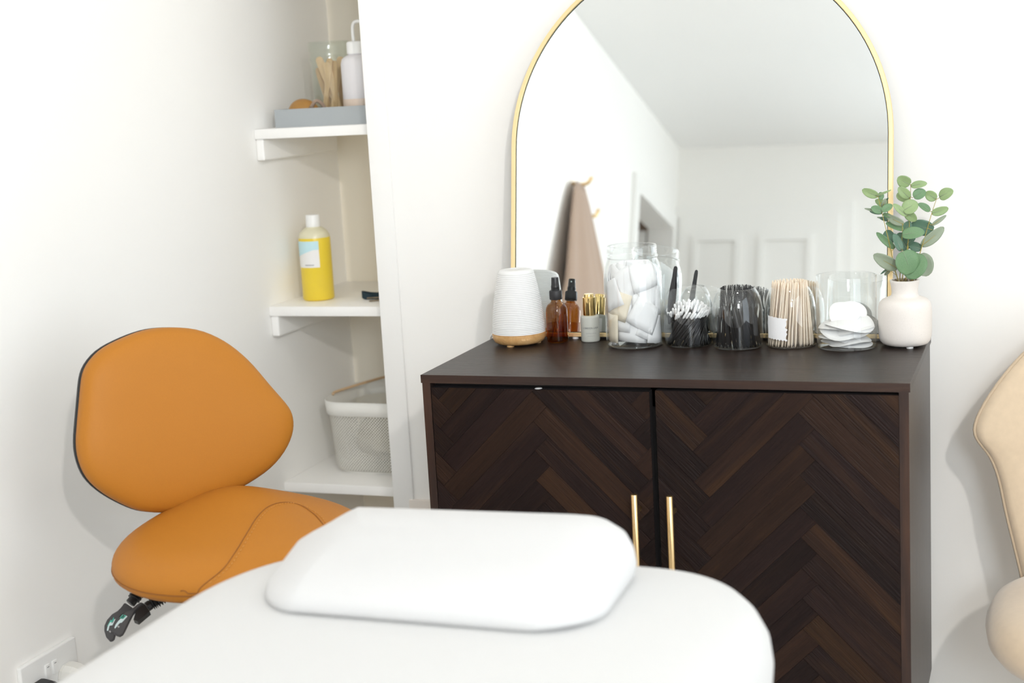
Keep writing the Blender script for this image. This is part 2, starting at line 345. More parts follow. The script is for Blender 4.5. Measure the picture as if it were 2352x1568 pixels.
w = struct(multibox('window_2', [(VX0, VX1, YF-0.08, YF-0.03, VZ0, VZ0+0.05), (VX0, VX1, YF-0.08, YF-0.03, VZ1-0.05, VZ1), (VX0, VX0+0.05, YF-0.08, YF-0.03, VZ0+0.05, VZ1-0.05), (VX1-0.05, VX1, YF-0.08, YF-0.03, VZ0+0.05, VZ1-0.05)], M['gloss_white']))
box('pane', (VX0+0.05, VX1-0.05, YF-0.056, YF-0.05, VZ0+0.05, VZ1-0.05), M['pane'], w)
# hallway beyond the doorway
struct(multibox('wall_hall', [(-1.9, -1.8, YF-0.1, -2.0, 0, ZC), (-1.8, XL-0.1, -2.1, -2.0, 0, ZC)], M['gloss_white']))
struct(box('wall_hall_end', (-1.8, XL-0.1, YF-0.1, YF, 0, ZC), M['taupe']))
struct(multibox('trim_1', [(XL, XL+0.018, D1, D1+0.07, 0, DZ+0.07), (XL, XL+0.018, D0-0.07, D0, 0, DZ+0.07), (XL, XL+0.018, D0, D1, DZ, DZ+0.07)], M['gloss_white']))
struct(box('trim_2', (PX, PX+0.046, YW-0.006, YW, 0, ZC), M['gloss_white'], bevel=0.002))
struct(box('trim_3', (PX+0.036, 0.02, YW-0.0085, YW, 0, 0.452), M['cream'], bevel=0.003))
struct(box('baseboard_left', (XL, XL+0.015, D1+0.07, 0.52, 0, 0.11), M['gloss_white'], bevel=0.004))
struct(box('baseboard_back', (0.82, XR, YW-0.015, YW, 0, 0.11), M['gloss_white'], bevel=0.004))
# panelled door on the wall behind the camera
dx0, dx1, dzt = -0.56, 0.16, 2.03
dr = struct(box('door_1', (dx0, dx1, YF+0.004, YF+0.035, 0.01, dzt), M['gloss_white']))
for a, b in ((-0.49, -0.27), (-0.19, 0.05)):
    for z0, z1 in ((1.42, 1.94), (0.80, 1.34), (0.18, 0.72)):
        multibox('panel_moulding', [(a, b, YF+0.035, YF+0.05, z0, z0+0.025), (a, b, YF+0.035, YF+0.05, z1-0.025, z1), (a, a+0.025, YF+0.035, YF+0.05, z0+0.025, z1-0.025), (b-0.025, b, YF+0.035, YF+0.05, z0+0.025, z1-0.025)], M['gloss_white'], dr)
struct(multibox('trim_4', [(dx1, dx1+0.06, YF, YF+0.02, 0, dzt+0.06), (XL, dx1, YF, YF+0.02, dzt, dzt+0.06)], M['gloss_white']))
# door leaf opened into the hall
d2 = struct(box('door_2', (-1.28, XL-0.11, D0-0.035, D0+0.0, 0.01, DZ-0.01), M['gloss_white']))
tube('door_handle', [(-1.2, D0+0.0, 1.0), (-1.2, D0+0.05, 1.0), (-1.1, D0+0.05, 1.0)], 0.009, M['brass'], d2)

# ceiling lamp and ceiling spotlight
lx, ly = 0.75, -0.62
t = thing('ceiling_lamp', 'round flush ceiling lamp above the white treatment bed', 'lamp', (lx, ly, ZC))
lathe('housing', [(0.115, 0), (0.118, -0.02), (0.105, -0.028), (0.1, -0.02), (0.1, 0)], (lx, ly, ZC), M['gloss_white'], t, 40)
lathe('diffuser', [(0.0, -0.024), (0.06, -0.023), (0.0995, -0.018)], (lx, ly, ZC), M['lamp'], t, 40)
SPT, AIM = Vector((1.80, -2.75, ZC-0.12)), Vector((-0.05, -0.05, T+0.15))
t = thing('ceiling_spotlight', 'white adjustable ceiling spotlight near the rear window', 'lamp', (SPT.x, SPT.y, ZC))
sd_ = (AIM-SPT).normalized(); Q_ = sd_.to_track_quat('Z', 'Y').to_matrix()
lathe('mount', [(0, 0), (0.045, 0), (0.045, -0.02), (0, -0.02)], (SPT.x, SPT.y, ZC), M['gloss_white'], t, 24)
tube('arm', [(SPT.x, SPT.y, ZC-0.02), tuple(SPT-sd_*0.06)], 0.008, M['gloss_white'], t, 10)
v, f = lathegeo([(0, -0.09), (0.045, -0.09), (0.052, -0.08), (0.055, 0.02), (0.051, 0.02), (0.049, -0.02), (0, -0.02)], (0, 0, 0), 28)
mk('head', [Q_ @ q + SPT for q in v], f, M['gloss_white'], t, False)
v, f = lathegeo([(0, -0.012), (0.0485, -0.012)], (0, 0, 0), 28); mk('lens', [Q_ @ q + SPT for q in v], f, M['lamp'], t)
sl = bpy.data.lights.new('spot_beam', 'SPOT'); sl.energy = SPOT_W; sl.color = (1.0, 0.965, 0.92); sl.spot_size = math.radians(95); sl.spot_blend = 0.6; sl.shadow_soft_size = 0.05
so = bpy.data.objects.new('spot_beam', sl); COL.objects.link(so); so.location = SPT+sd_*0.03; so.rotation_euler = sd_.to_track_quat('-Z', 'Y').to_euler()

# ------------------------------------------------------------------ cabinet
CW, CD, CB = 0.80, 0.409, T-0.62
cab = thing('sideboard_cabinet', 'dark walnut two-door sideboard with herringbone fronts and brass bar handles', 'cabinet', (0.4, 0.2, 0))
box('top', (0, CW, 0, CD, T-0.0138, T), M['topwood'], cab, 0.0006, 1)
box('top_edge', (0.0, CW, -0.0006, 0.0, T-0.0138, T), M['edgewood'], cab)
for s in (0, 1):
    x0 = 0.002 if s == 0 else CW-0.0165
    box('side_panel', (x0, x0+0.0145, 0.0008, CD-0.002, CB, T-0.0138), M['sidewood'], cab)
    box('front_stile', (x0, x0+0.0145, 0.0, 0.0008, CB, T-0.0138), M['edgewoodv'], cab)
box('back_panel', (0.0165, CW-0.0165, CD-0.01, CD-0.004, CB, T-0.014), M['gapdark'], cab)
box('bottom', (0.0165, CW-0.0165, 0.0, CD-0.01, CB, CB+0.016), M['edgewood'], cab)
box('centre_divider', (0.3935, 0.4095, 0.022, CD-0.012, CB+0.016, T-0.014), M['gapdark'], cab)
box('top_rail', (0.0165, CW-0.0165, 0.022, 0.04, T-0.05, T-0.014), M['gapdark'], cab)
for lx in (0.035, CW-0.035):
    for ly in (0.035, CD-0.035):
        v, f = [], []
        for z, r in ((CB, 0.019), (0.0, 0.011)):
            for k in range(12): v.append((lx+r*math.cos(2*PI*k/12), ly+r*math.sin(2*PI*k/12), z))
        f = [(k, (k+1) % 12, 12+(k+1) % 12, 12+k) for k in range(12)]+[tuple(range(12)), tuple(range(23, 11, -1))]
        mk('leg', v, f, M['blacksatin'], cab)
def clip(poly, x0, x1, z0, z1):
    for ax, lim, sg in ((0, x0, 1), (0, x1, -1), (1, z0, 1), (1, z1, -1)):
        out = []
        for i, a in enumerate(poly):
            b = poly[(i+1) % len(poly)]; da, db = sg*(a[ax]-lim), sg*(b[ax]-lim)
            if da >= 0: out.append(a)
            if da*db < 0:
                t = da/(da-db); out.append((a[0]+(b[0]-a[0])*t, a[1]+(b[1]-a[1])*t))
        poly = out
        if len(poly) < 3: return []
    return poly
PLW, PLL = 0.0355, 0.2376
for s, (x0, x1, xv, zv) in enumerate(((0.0180, 0.3960, 0.0545, T-0.100), (0.4060, 0.7830, 0.4890, T-0.074))):
    z0, z1 = CB+0.018, T-(0.0215 if s == 0 else 0.0190)
    door = box('door', (x0, x1, 0.0028, 0.020, z0, z1), M['gapdark'], cab)
    r2 = math.sqrt(0.5)
    for i in range(-2, 3):
        for k in range(-30, 31):
            for kind in (0, 1):
                g = 0.00025
                if kind == 0: q = (k*PLW+i*PLL, k*PLW-i*PLL, PLL, PLW)
                else: q = ((k-1)*PLW+i*PLL, k*PLW-i*PLL, PLW, PLL)
                a = [(q[0]+g, q[1]+g), (q[0]+q[2]-g, q[1]+g), (q[0]+q[2]-g, q[1]+q[3]-g), (q[0]+g, q[1]+q[3]-g)]
                zc = zv-PLL*r2
                P = [(xv+(u-v)*r2, zc+(u+v)*r2) for u, v in a]
                P = clip(P, x0, x1, z0, z1)
                if len(P) < 3: continue
                ar = abs(sum(P[j][0]*P[(j+1) % len(P)][1]-P[(j+1) % len(P)][0]*P[j][1] for j in range(len(P))))/2
                if ar < 2e-5: continue
                cx = sum(p_[0] for p_ in P)/len(P); cz = sum(p_[1] for p_ in P)/len(P)
                ang = PI/4 if kind == 0 else -PI/4
                ca, sa = math.cos(ang), math.sin(ang)
                L2 = [((p_[0]-cx)*ca+(p_[1]-cz)*sa, -(p_[0]-cx)*sa+(p_[1]-cz)*ca) for p_ in P]
                nn = len(L2); lift = 0.00025*random.random()
                V = [(u, -0.0028-lift, w_) for u, w_ in L2]+[(u, 0, w_) for u, w_ in L2]
                F = [tuple(range(nn)), tuple(range(2*nn-1, nn-1, -1))]+[(j, nn+j, nn+(j+1) % nn, (j+1) % nn) for j in range(nn)]
                me = bpy.data.meshes.new('plank'); me.from_pydata(V, [], F); me.update()
                bm = bmesh.new(); bm.from_mesh(me); bmesh.ops.recalc_face_normals(bm, faces=bm.faces); bm.to_mesh(me); bm.free()
                o = link('plank', me, M['plank'], door)
                o.location = Vector((cx, 0.0028, cz))-ORG[door.name]; o.rotation_euler = (0, -ang, 0)
    hx = 0.373 if s == 0 else 0.431
    h = lathe('handle', [(0, 0), (0.005, 0), (0.0057, 0.0008), (0.0057, 0.2992), (0.005, 0.30), (0, 0.30)], (hx, -0.030, T-0.483), M['brass'], door, 24)
    for hz in (T-0.215, T-0.451):
        tube('handle_post', [(hx, -0.030, hz), (hx, 0.0, hz)], 0.0042, M['brass'], h, 12)
    if s == 0:
        lathe('bumper_pad', [(0, 0.0015), (0.005, 0.0012), (0.0065, 0)], (0.206, 0.010, z1), M['whiteplastic'], door, 16)

# ------------------------------------------------------------------ arched mirror leaning on the wall
TH, YB, YAWM = math.radians(10.1), 0.343, 0.005
mn = Vector((math.sin(YAWM), -math.cos(TH)*math.cos(YAWM), math.sin(TH))).normalized()
mex = Vector((0, 0, 1)).cross(mn).normalized(); mex = mex if mex.x > 0 else -mex
mup = mex.cross(mn); mup = mup if mup.z > 0 else -mup
MB = Vector((0.5, YB, T+0.004))
mx0, mx1, mh = 0.038-0.5, 0.7395-0.5, 0.356
mir = thing('arched_mirror', 'tall arched mirror in a thin gold frame standing on the sideboard', 'mirror', (0.39, YB, T))
def arch(ins):
    a, b, r = mx0+ins, mx1-ins, (mx1-mx0)/2-ins; cx = (mx0+mx1)/2
    o = [(a, ins), (b, ins)]
    for k in range(0, 65):
        t = PI*k/64; o.append((cx+r*math.cos(t), mh+r*math.sin(t)))
    return o
def mp3(pt, d): return MB+mex*pt[0]+mup*pt[1]+mn*d
loops = [(0.0, -0.012), (0.0, 0.0), (0.0008, 0.0008), (0.0072, 0.0008), (0.008, 0.0), (0.008, -0.005)]
V, F = [], []; nl = len(arch(0))
for ins, d in loops: V += [mp3(q, d) for q in arch(ins)]
for i in range(len(loops)-1):
    for k in range(nl): j = (k+1) % nl; F.append((i*nl+k, i*nl+j, (i+1)*nl+j, (i+1)*nl+k))
mk('frame', V, F, M['goldframe'], mir)
A = arch(0.0078); mk('glass', [mp3(q, -0.0035) for q in A]+[mp3(q, -0.0075) for q in A], [tuple(range(nl)), tuple(range(2*nl-1, nl-1, -1))]+[(k, (k+1) % nl, nl+(k+1) % nl, nl+k) for k in range(nl)], M['mirror'], mir)
A2 = arch(0.0095); V = [mp3(q, -0.0034) for q in arch(0.0078)]+[mp3(q, -0.0034) for q in A2]
mk('edge_line', V, [(k, (k+1) % nl, nl+(k+1) % nl, nl+k) for k in range(nl)], M['mirroredge'], mir)
mk('back_board', [mp3(q, -0.0078) for q in A]+[mp3(q, -0.0118) for q in A], [tuple(range(nl)), tuple(range(2*nl-1, nl-1, -1))]+[(k, (k+1) % nl, nl+(k+1) % nl, nl+k) for k in range(nl)], M['gapdark'], mir)
for fx in (-0.335, -0.02, 0.18):
    c = mp3((fx, 0), -0.006); lathe('foot_pad', [(0, 0), (0.006, 0), (0.006, 0.006), (0, 0.006)], (c.x, c.y, T), M['whiteplastic'], mir, 14)

# ------------------------------------------------------------------ things on the cabinet
def diffuser():
    c = (0.0733, 0.2925, T); t = thing('aroma_diffuser', 'white ribbed cone diffuser on a wooden base at the left end of the sideboard', 'diffuser', c)
    lathe('base', [(0, 0.003), (0.040, 0.003), (0.0455, 0.006), (0.0490, 0.012), (0.0497, 0.018), (0.0497, 0.0215), (0.0480, 0.0225), (0, 0.0225)], c, M['lightwood'], t)
    key = [(0.0492, 0.0225), (0.0488, 0.035), (0.0470, 0.055), (0.0440, 0.078), (0.0405, 0.100), (0.0365, 0.120), (0.0335, 0.132)]
    prof = [(0, 0.0226)]; N = 34
    def rad(z):
        for (r0, z0), (r1, z1) in zip(key, key[1:]):
            if z <= z1: return r0+(r1-r0)*(z-z0)/(z1-z0)
        return key[-1][0]
    for i in range(N*6+1):
        z = 0.0226+(0.132-0.0226)*i/(N*6); prof.append((rad(z)+0.00030*math.cos(2*PI*i/6), z))
    prof += [(0.0325, 0.1352), (0.0300, 0.1378), (0.0250, 0.1388), (0.008, 0.139), (0.006, 0.137), (0, 0.137)]
    lathe('cover', prof, c, M['diffuser'], t, 64)
    for k in range(2):
        a = math.radians(-58+10.5*k)-0.06; ca, sa = math.cos(a), math.sin(a)
        q = Vector(c)+Vector((0.0497*ca, 0.0497*sa, 0.0155)); e = Vector((-sa, ca, 0))
        pts = [(0.0036*math.cos(2*PI*j/20)+(0.0008 if math.cos(2*PI*j/20) > 0 else -0.0008), 0.0030*math.sin(2*PI*j/20)) for j in range(20)]
        slab('button', pts, q+Vector((ca, sa, 0))*0.0008, e, (0, 0, 1), 0.002, M['lightwood'], t)
    for k in range(3):
        a = -1.75+2*PI*k/3; lathe('foot', [(0, 0), (0.007, 0), (0.007, 0.0035), (0, 0.0035)], (c[0]+0.033*math.cos(a), c[1]+0.033*math.sin(a), T), M['lightwood'], t, 14)
    tube('cable', spline([(0.032, 0.315, T+0.010), (0.014, 0.328, T+0.009), (0.000, 0.345, T+0.007), (-0.008, 0.352, T-0.006), (-0.012, 0.37, T-0.05), (-0.01, 0.44, T-0.35)], 8), 0.0022, M['whiteplastic'], t, 8)
diffuser()

def wall_prof(outer, th, floor):
    """closed glass wall: outer profile up, inner profile back down"""
    inner = [(max(0, r-th), z) for r, z in outer if z >= floor]
    return [(0, outer[0][1])]+outer+inner[::-1]+[(inner[0][0], floor), (0, floor)]

def amber():
    c = (0.142, 0.312, T); t = thing('spray_bottle', 'amber glass spray bottle with a black mist pump, half full', 'bottle', c)
    out = [(0.0165, 0.0004), (0.0190, 0.0015), (0.0201, 0.005), (0.0201, 0.056), (0.0198, 0.0605), (0.0185, 0.0655), (0.0160, 0.0700), (0.0125, 0.0730), (0.0100, 0.0745), (0.0093, 0.0765), (0.0093, 0.0840)]
    b = lathe('glass', [(0, 0.0004)]+out, c, M['amber'], t, 40)
    lathe('liquid', [(0, 0.003), (0.016, 0.003), (0.0186, 0.006), (0.0186, 0.0345), (0.0180, 0.0350), (0, 0.0350)], c, M['amberliq'], t, 40)
    tube('dip_tube', [(0.142, 0.312, T+0.08), (0.140, 0.309, T+0.04), (0.132, 0.302, T+0.005)], 0.0012, M['amberliq'], t, 8)
    cp = [(0, 0.0795), (0.0112, 0.0795), (0.0118, 0.0808), (0.0118, 0.0948), (0.0110, 0.0962), (0.0085, 0.0966), (0, 0.0966)]
    lathe('collar', cp, c, M['blacksatin'], t, 36)
    for k in range(36):
        pass
    lathe('pump', [(0, 0.0966), (0.0082, 0.0966), (0.0080, 0.1010), (0.0082, 0.1014), (0.0079, 0.1055), (0.0074, 0.1060), (0.0068, 0.1190), (0.0064, 0.1202), (0, 0.1202)], c, M['black'], t, 28)
    tube('nozzle', [(c[0]+0.001, c[1]+0.006, T+0.114), (c[0]+0.001, c[1]+0.0078, T+0.114)], 0.0015, M['iconwhite'], t, 10)
amber()

def textmesh(body, size):
    cu = bpy.data.curves.new('txt', 'FONT'); cu.body = body; cu.size = size; cu.align_x = 'CENTER'; cu.align_y = 'CENTER'
    o = bpy.data.objects.new('txt', cu); COL.objects.link(o); dg = bpy.context.evaluated_depsgraph_get()
    me = o.evaluated_get(dg).to_mesh(); V = [v.co.copy() for v in me.vertices]; F = [tuple(p.vertices) for p in me.polygons]
    o.evaluated_get(dg).to_mesh_clear(); bpy.data.objects.remove(o); bpy.data.curves.remove(cu); return V, F
def wraptext(name, body, size, c, r, ang, z, mat, parent, dx=0.0):
    V, F = textmesh(body, size)
    P = []
    for v in V:
        a = ang+(v.x+dx)/r; P.append(Vector(c)+Vector((r*math.cos(a), r*math.sin(a), z+v.y)))
    return mk(name, P, F, mat, parent)
def serum():
    c = (0.2015, 0.3245, T); t = thing('serum_bottle', 'small frosted serum bottle with a shiny gold cap and grey lettering', 'bottle', c)
    lathe('frosted_bottle', [(0, 0), (0.0160, 0), (0.0170, 0.001), (0.0172, 0.003), (0.0172, 0.0445), (0.0166, 0.0468), (0.0150, 0.0476), (0.0118, 0.0478), (0.0112, 0.049), (0, 0.049)], c, M['frost'], t, 40)
    lathe('cap', [(0, 0.0486), (0.0119, 0.0486), (0.0120, 0.0490), (0.0120, 0.0812), (0.0114, 0.0818), (0.0092, 0.0818), (0.0091, 0.0866), (0.0085, 0.0876), (0, 0.0878)], c, M['gold'], t, 40, sharp=30)
    a = math.atan2(CAM.y-c[1], CAM.x-c[0])+0.02
    wraptext('lettering', 'LONDON', 0.0044, c, 0.01735, a, 0.0262, M['print'], t, -0.0052)
    wraptext('lettering', 'LASH', 0.0047, c, 0.01735, a, 0.0262, M['print'], t, 0.0110)
    wraptext('lettering', 'SUPERBONDER', 0.0030, c, 0.01735, a, 0.0165, M['printlight'], t, 0.001)
    V, F = [], []
    for k in range(9):                                      # an illegible line of fine print
        x = -0.0065+k*0.0016
        for u, w_ in ((0, 0), (0.0011, 0), (0.0011, 0.0009), (0, 0.0009)):
            b = a+(x+u)/0.01735; V.append(Vector(c)+Vector((0.01735*math.cos(b), 0.01735*math.sin(b), 0.0112+w_)))
        F.append(tuple(range(4*k, 4*k+4)))
    mk('fine_print', V, F, M['printlight'], t)
    # printed panel on the reverse, seen in the mirror
    V, F = [], []
    for k in range(13):
        b = PI/2-0.75+1.5*k/12
        for z in (0.006, 0.040): V.append(Vector(c)+Vector((0.01735*math.cos(b), 0.01735*math.sin(b), z)))
        if k: F.append((2*k-2, 2*k, 2*k+1, 2*k-1))
    mk('rear_label', V, F, M['labelwhite'], t)
    V, F = [], []
    for i in range(11):
        z = 0.012+i*0.0025
        for k in range(7):
            b = PI/2-0.1+0.75*k/6
            for dz in (0, 0.0007): V.append(Vector(c)+Vector((0.0175*math.cos(b), 0.0175*math.sin(b), z+dz)))
            if k: q = len(V); F.append((q-4, q-2, q-1, q-3))
    mk('rear_print', V, F, M['printlight'], t)
serum()

# big jar of wipes
JC = (0.2968, 0.2880, T)
t = thing('storage_jar', 'tall open glass storage jar packed with white wipes', 'jar', JC)
out = [(0.0460, 0.0004), (0.0495, 0.0020), (0.0515, 0.006), (0.0524, 0.012), (0.0524, 0.122), (0.0518, 0.132), (0.0498, 0.143), (0.0470, 0.151), (0.0450, 0.156), (0.0446, 0.1585), (0.0460, 0.1600), (0.0464, 0.1612), (0.0456, 0.1628), (0.0446, 0.1640), (0.0446, 0.1760), (0.0440, 0.1795), (0.0430, 0.1808), (0.0420, 0.1800)]
lathe('glass', wall_prof(out, 0.0022, 0.004), JC, M['thickglass'], t, 64)
tube('base_ring', [(JC[0]+0.0475*math.cos(2*PI*k/64), JC[1]+0.0475*math.sin(2*PI*k/64), T+0.0032) for k in range(64)], 0.0016, M['thickglass'], t, 6, True)
def wipe(i, ang, z, r, tilt, wdt, hgt, mat, lean):
    c = Vector(JC); V, F = [], []; nx, ny = 9, 5
    for b in range(ny):
        for a in range(nx):
            u, v = (a/(nx-1)-0.5)*wdt, (b/(ny-1)-0.5)*hgt
            uu, vv = u*math.cos(tilt)-v*math.sin(tilt), u*math.sin(tilt)+v*math.cos(tilt)
            th = ang+uu/r; rr = r-lean*(vv+hgt/2)+0.0003*math.sin(a*1.7+i)*math.cos(b*1.3+i*2)
            zz = max(0.0058, min(0.150, z+vv))
            lim = 0.0475 if zz < 0.13 else 0.0475-(zz-0.13)*0.35
            rr = min(rr, lim); V.append(c+Vector((rr*math.cos(th), rr*math.sin(th), zz)))
    for b in range(ny-1):
        for a in range(nx-1): q = b*nx+a; F.append((q, q+1, q+nx+1, q+nx))
    o = mk('wipe', V, F, mat, None, True, (c.x+0.03*math.cos(ang), c.y+0.03*math.sin(ang), T+z))
    md = o.modifiers.new('thickness', 'SOLIDIFY'); md.thickness = 0.0014; md.offset = -1
    return tag(o, 'folded white lint-free wipe packed in the tall glass storage jar' if mat is M['wipe'] else 'cream-backed wipe tucked among white ones in the tall glass jar', 'wipe', 'wipes in the tall jar')
rnd = random.Random(3); i = 0
for ring, z in enumerate((0.030, 0.052, 0.076, 0.100, 0.124)):
    for k in range(8):
        i += 1
        wipe(i, ring*0.55+2*PI*k/8+rnd.uniform(-0.3, 0.3), z+rnd.uniform(-0.009, 0.009), 0.0472-0.0019*((3*k+2*ring) % 5), rnd.uniform(-0.6, 0.6), 0.050+0.012*rnd.random(), 0.050, M['wipecream'] if i in (6, 13, 27) else M['wipe'], 0.012*rnd.random())
    for k in range(3):
        i += 1
        wipe(i, ring*0.9+2*PI*k/3, z+0.006, 0.032-0.006*(k % 2), rnd.uniform(-0.5, 0.5), 0.050, 0.050, M['wipe'], 0.08)

def dome_jar(c, label):
    t = thing('dome_jar', label, 'jar', c, 'rounded glass jars on the sideboard')
    out = [(0.0395, 0.0003), (0.0420, 0.0012), (0.0432, 0.0035), (0.0437, 0.008), (0.0440, 0.030), (0.0440, 0.056), (0.0436, 0.066), (0.0424, 0.076), (0.0402, 0.086), (0.0372, 0.094), (0.0340, 0.0995), (0.0318, 0.1025), (0.0309, 0.1034)]
    lathe('glass', wall_prof(out, 0.0013, 0.0022), c, M['glass'], t, 64)
    return t
C1, C2, C3 = (0.3927, 0.3005, T), (0.484, 0.284, T), (0.5728, 0.3005, T)
dome_jar(C1, 'rounded glass jar holding black-handled white-tipped swabs')
dome_jar(C2, 'rounded glass jar crammed with black mascara wands')
t3 = dome_jar(C3, 'rounded glass jar of wooden sticks with a torn paper label')
# torn label on the outside of the third jar
a0 = math.atan2(CAM.y-C3[1], CAM.x-C3[0])
V, F = [], []; rr = random.Random(5); na, nz = 15, 11
for a in range(na):
    for b in range(nz):
        u, v = a/(na-1), b/(nz-1)
        zt = 0.0575-0.004*u+0.0006*math.sin(a*2.1); zb = 0.0185-0.0035*u+0.0012*math.sin(a*3.3)
        an = a0-1.02+u*(0.86+0.045*math.sin(b*2.6+1)+0.02*math.sin(b*5.1)); V.append(Vector(C3)+Vector((0.04445*math.cos(an), 0.04445*math.sin(an), zb+(zt-zb)*v)))
for a in range(na-1):
    for b in range(nz-1): q = a*nz+b; F.append((q, q+nz, q+nz+1, q+1))
mk('torn_label', V, F, M['paper'], t3, True)

def lean(o, p0, p1):
    d = Vector(p1)-Vector(p0); o.location = p0; o.rotation_euler = d.to_track_quat('Z', 'Y').to_euler()
# meshes shared by the small sticks
def shared(name, vf, mat, smooth=True):
    me = bpy.data.meshes.new(name); me.from_pydata([tuple(v) for v in vf[0]], [], vf[1]); me.update()
    b = bmesh.new(); b.from_mesh(me); bmesh.ops.recalc_face_normals(b, faces=b.faces); b.to_mesh(me); b.free()
    me.materials.append(mat)
    if smooth:
        for f in me.polygons: f.use_smooth = True
    return me
SWL = 0.078
me_stick = shared('swab_handle', tubegeo([(0, 0, 0), (0, 0, SWL-0.014)], 0.00125, 7), M['blackgloss'])
me_tip = shared('swab_tip', lathegeo([(0, SWL-0.0155), (0.0016, SWL-0.015), (0.0022, SWL-0.012), (0.0022, SWL-0.003), (0.0016, SWL-0.0006), (0, SWL)], (0, 0, 0), 8), M['cotton'])
def small(name, parts, p0, p1, label, cat, group, sc=1.0):
    e = bpy.data.objects.new(name, None); COL.objects.link(e); e.empty_display_size = 0.005; lean(e, p0, p1)
    tag(e, label, cat, group)
    for nm, me in parts:
        o = bpy.data.objects.new(nm, me); COL.objects.link(o); o.parent = e
    return e
rnd = random.Random(11)
for ring, (cnt, r0, r1, tw) in enumerate(((40, 0.0388, 0.0388, 1.42), (30, 0.0325, 0.0335, 1.36), (20, 0.025, 0.027, 1.3), (10, 0.015, 0.018, 1.2))):
    for k in range(cnt):
        a = 2*PI*k/cnt+rnd.uniform(-0.05, 0.05)+ring; b = a+tw+rnd.uniform(-0.10, 0.10)
        p0 = Vector(C1)+Vector((r0*math.cos(a), r0*math.sin(a), 0.0035)); xy = Vector(C1)+Vector((r1*math.cos(b), r1*math.sin(b), 0))
        d = math.hypot(xy.x-p0.x, xy.y-p0.y); L = SWL
        h = math.sqrt(max(1e-6, L*L-d*d)); p1 = Vector((xy.x, xy.y, p0.z+h))
        small('micro_swab', (('handle', me_stick), ('cotton_tip', me_tip)), p0, p1, 'black-stemmed white-tipped micro swab leaning in the rounded glass jar', 'swab', 'micro swabs in the rounded jar')
# tweezers standing among the swabs
tw = thing('tweezers', 'black flat tweezers standing up out of the swab jar', 'tweezers', (C1[0]-0.026, C1[1]-0.020, T+0.045))
q0, q1 = Vector((C1[0]-0.030, C1[1]-0.022, T+0.040)), Vector((C1[0]-0.0165, C1[1]-0.014, T+0.142))
ax = (q1-q0).normalized(); sd = ax.cross(Vector((0.3, 1, 0))).normalized(); dp = ax.cross(sd).normalized()
L = (q1-q0).length
for sgn in (-1, 1):
    prof = [(0.0, 0.0014), (0.15, 0.0030), (0.30, 0.0046), (0.45, 0.0050), (0.62, 0.0044), (0.82, 0.0036), (0.94, 0.0034), (0.985, 0.0026), (1.0, 0.0008)]
    V, F = [], []
    for s, hw in prof:
        gap = sgn*(0.0042*math.sin(PI*min(1, s/0.85))+0.0003) if s < 0.86 else sgn*0.0004
        for e_, tk in ((-hw, 0), (hw, 0), (hw, sgn*0.0011), (-hw, sgn*0.0011)): V.append(q0+ax*(s*L)+sd*e_+dp*(gap+tk))
    for k in range(len(prof)-1):
        for j in range(4): F.append((4*k+j, 4*k+(j+1) % 4, 4*k+4+(j+1) % 4, 4*k+4+j))
    F += [(0, 1, 2, 3), tuple(range(4*len(prof)-4, 4*len(prof)))]
    mk('arm', V, F, M['blacksatin'], tw)
# mascara wands
me_rod = shared('wand_rod', tubegeo([(0, 0, 0), (0, 0, 0.064), (0, 0, 0.068), (0, 0, 0.104)], [0.0016, 0.0015, 0.0006, 0.0005], 7), M['blackgloss'])
V, F = [], []
for k in range(130):
    a = k*0.62; z = 0.070+0.034*k/130; rl = 0.0036*(1-0.45*max(0, (k-85)/45))
    c0 = Vector((0, 0, z)); d = Vector((math.cos(a), math.sin(a), 0.15)); e_ = Vector((-math.sin(a), math.cos(a), 0))*0.00022
    q = len(V); V += [c0-e_, c0+e_, c0+d*rl, c0+Vector((0, 0, 0.0004))]; F += [(q, q+1, q+2), (q+1, q+3, q+2), (q+3, q, q+2)]
me_brush = shared('wand_bristles', (V, F), M['blacksatin'], False)
for ring, (cnt, r0, r1, tw_) in enumerate(((27, 0.0385, 0.0335, -0.55), (19, 0.029, 0.0245, -0.5), (11, 0.018, 0.015, -0.4), (4, 0.007, 0.006, -0.3))):
    for k in range(cnt):
        a = 2*PI*k/cnt+rnd.uniform(-0.06, 0.06); b = a+tw_+rnd.uniform(-0.15, 0.15)
        p0 = Vector(C2)+Vector((r0*math.cos(a), r0*math.sin(a), 0.0035)); rt = r1*(0.82 if ring == 0 else 1)
        xy = Vector(C2)+Vector((rt*math.cos(b), rt*math.sin(b), 0.0))
        p1 = Vector((xy.x, xy.y, T+0.100+(0.004 if ring else -0.004)))
        small('mascara_wand', (('rod', me_rod), ('bristle_brush', me_brush)), p0, p1, 'black disposable mascara wand standing bristles-up in the rounded glass jar', 'wand', 'mascara wands in the middle jar')
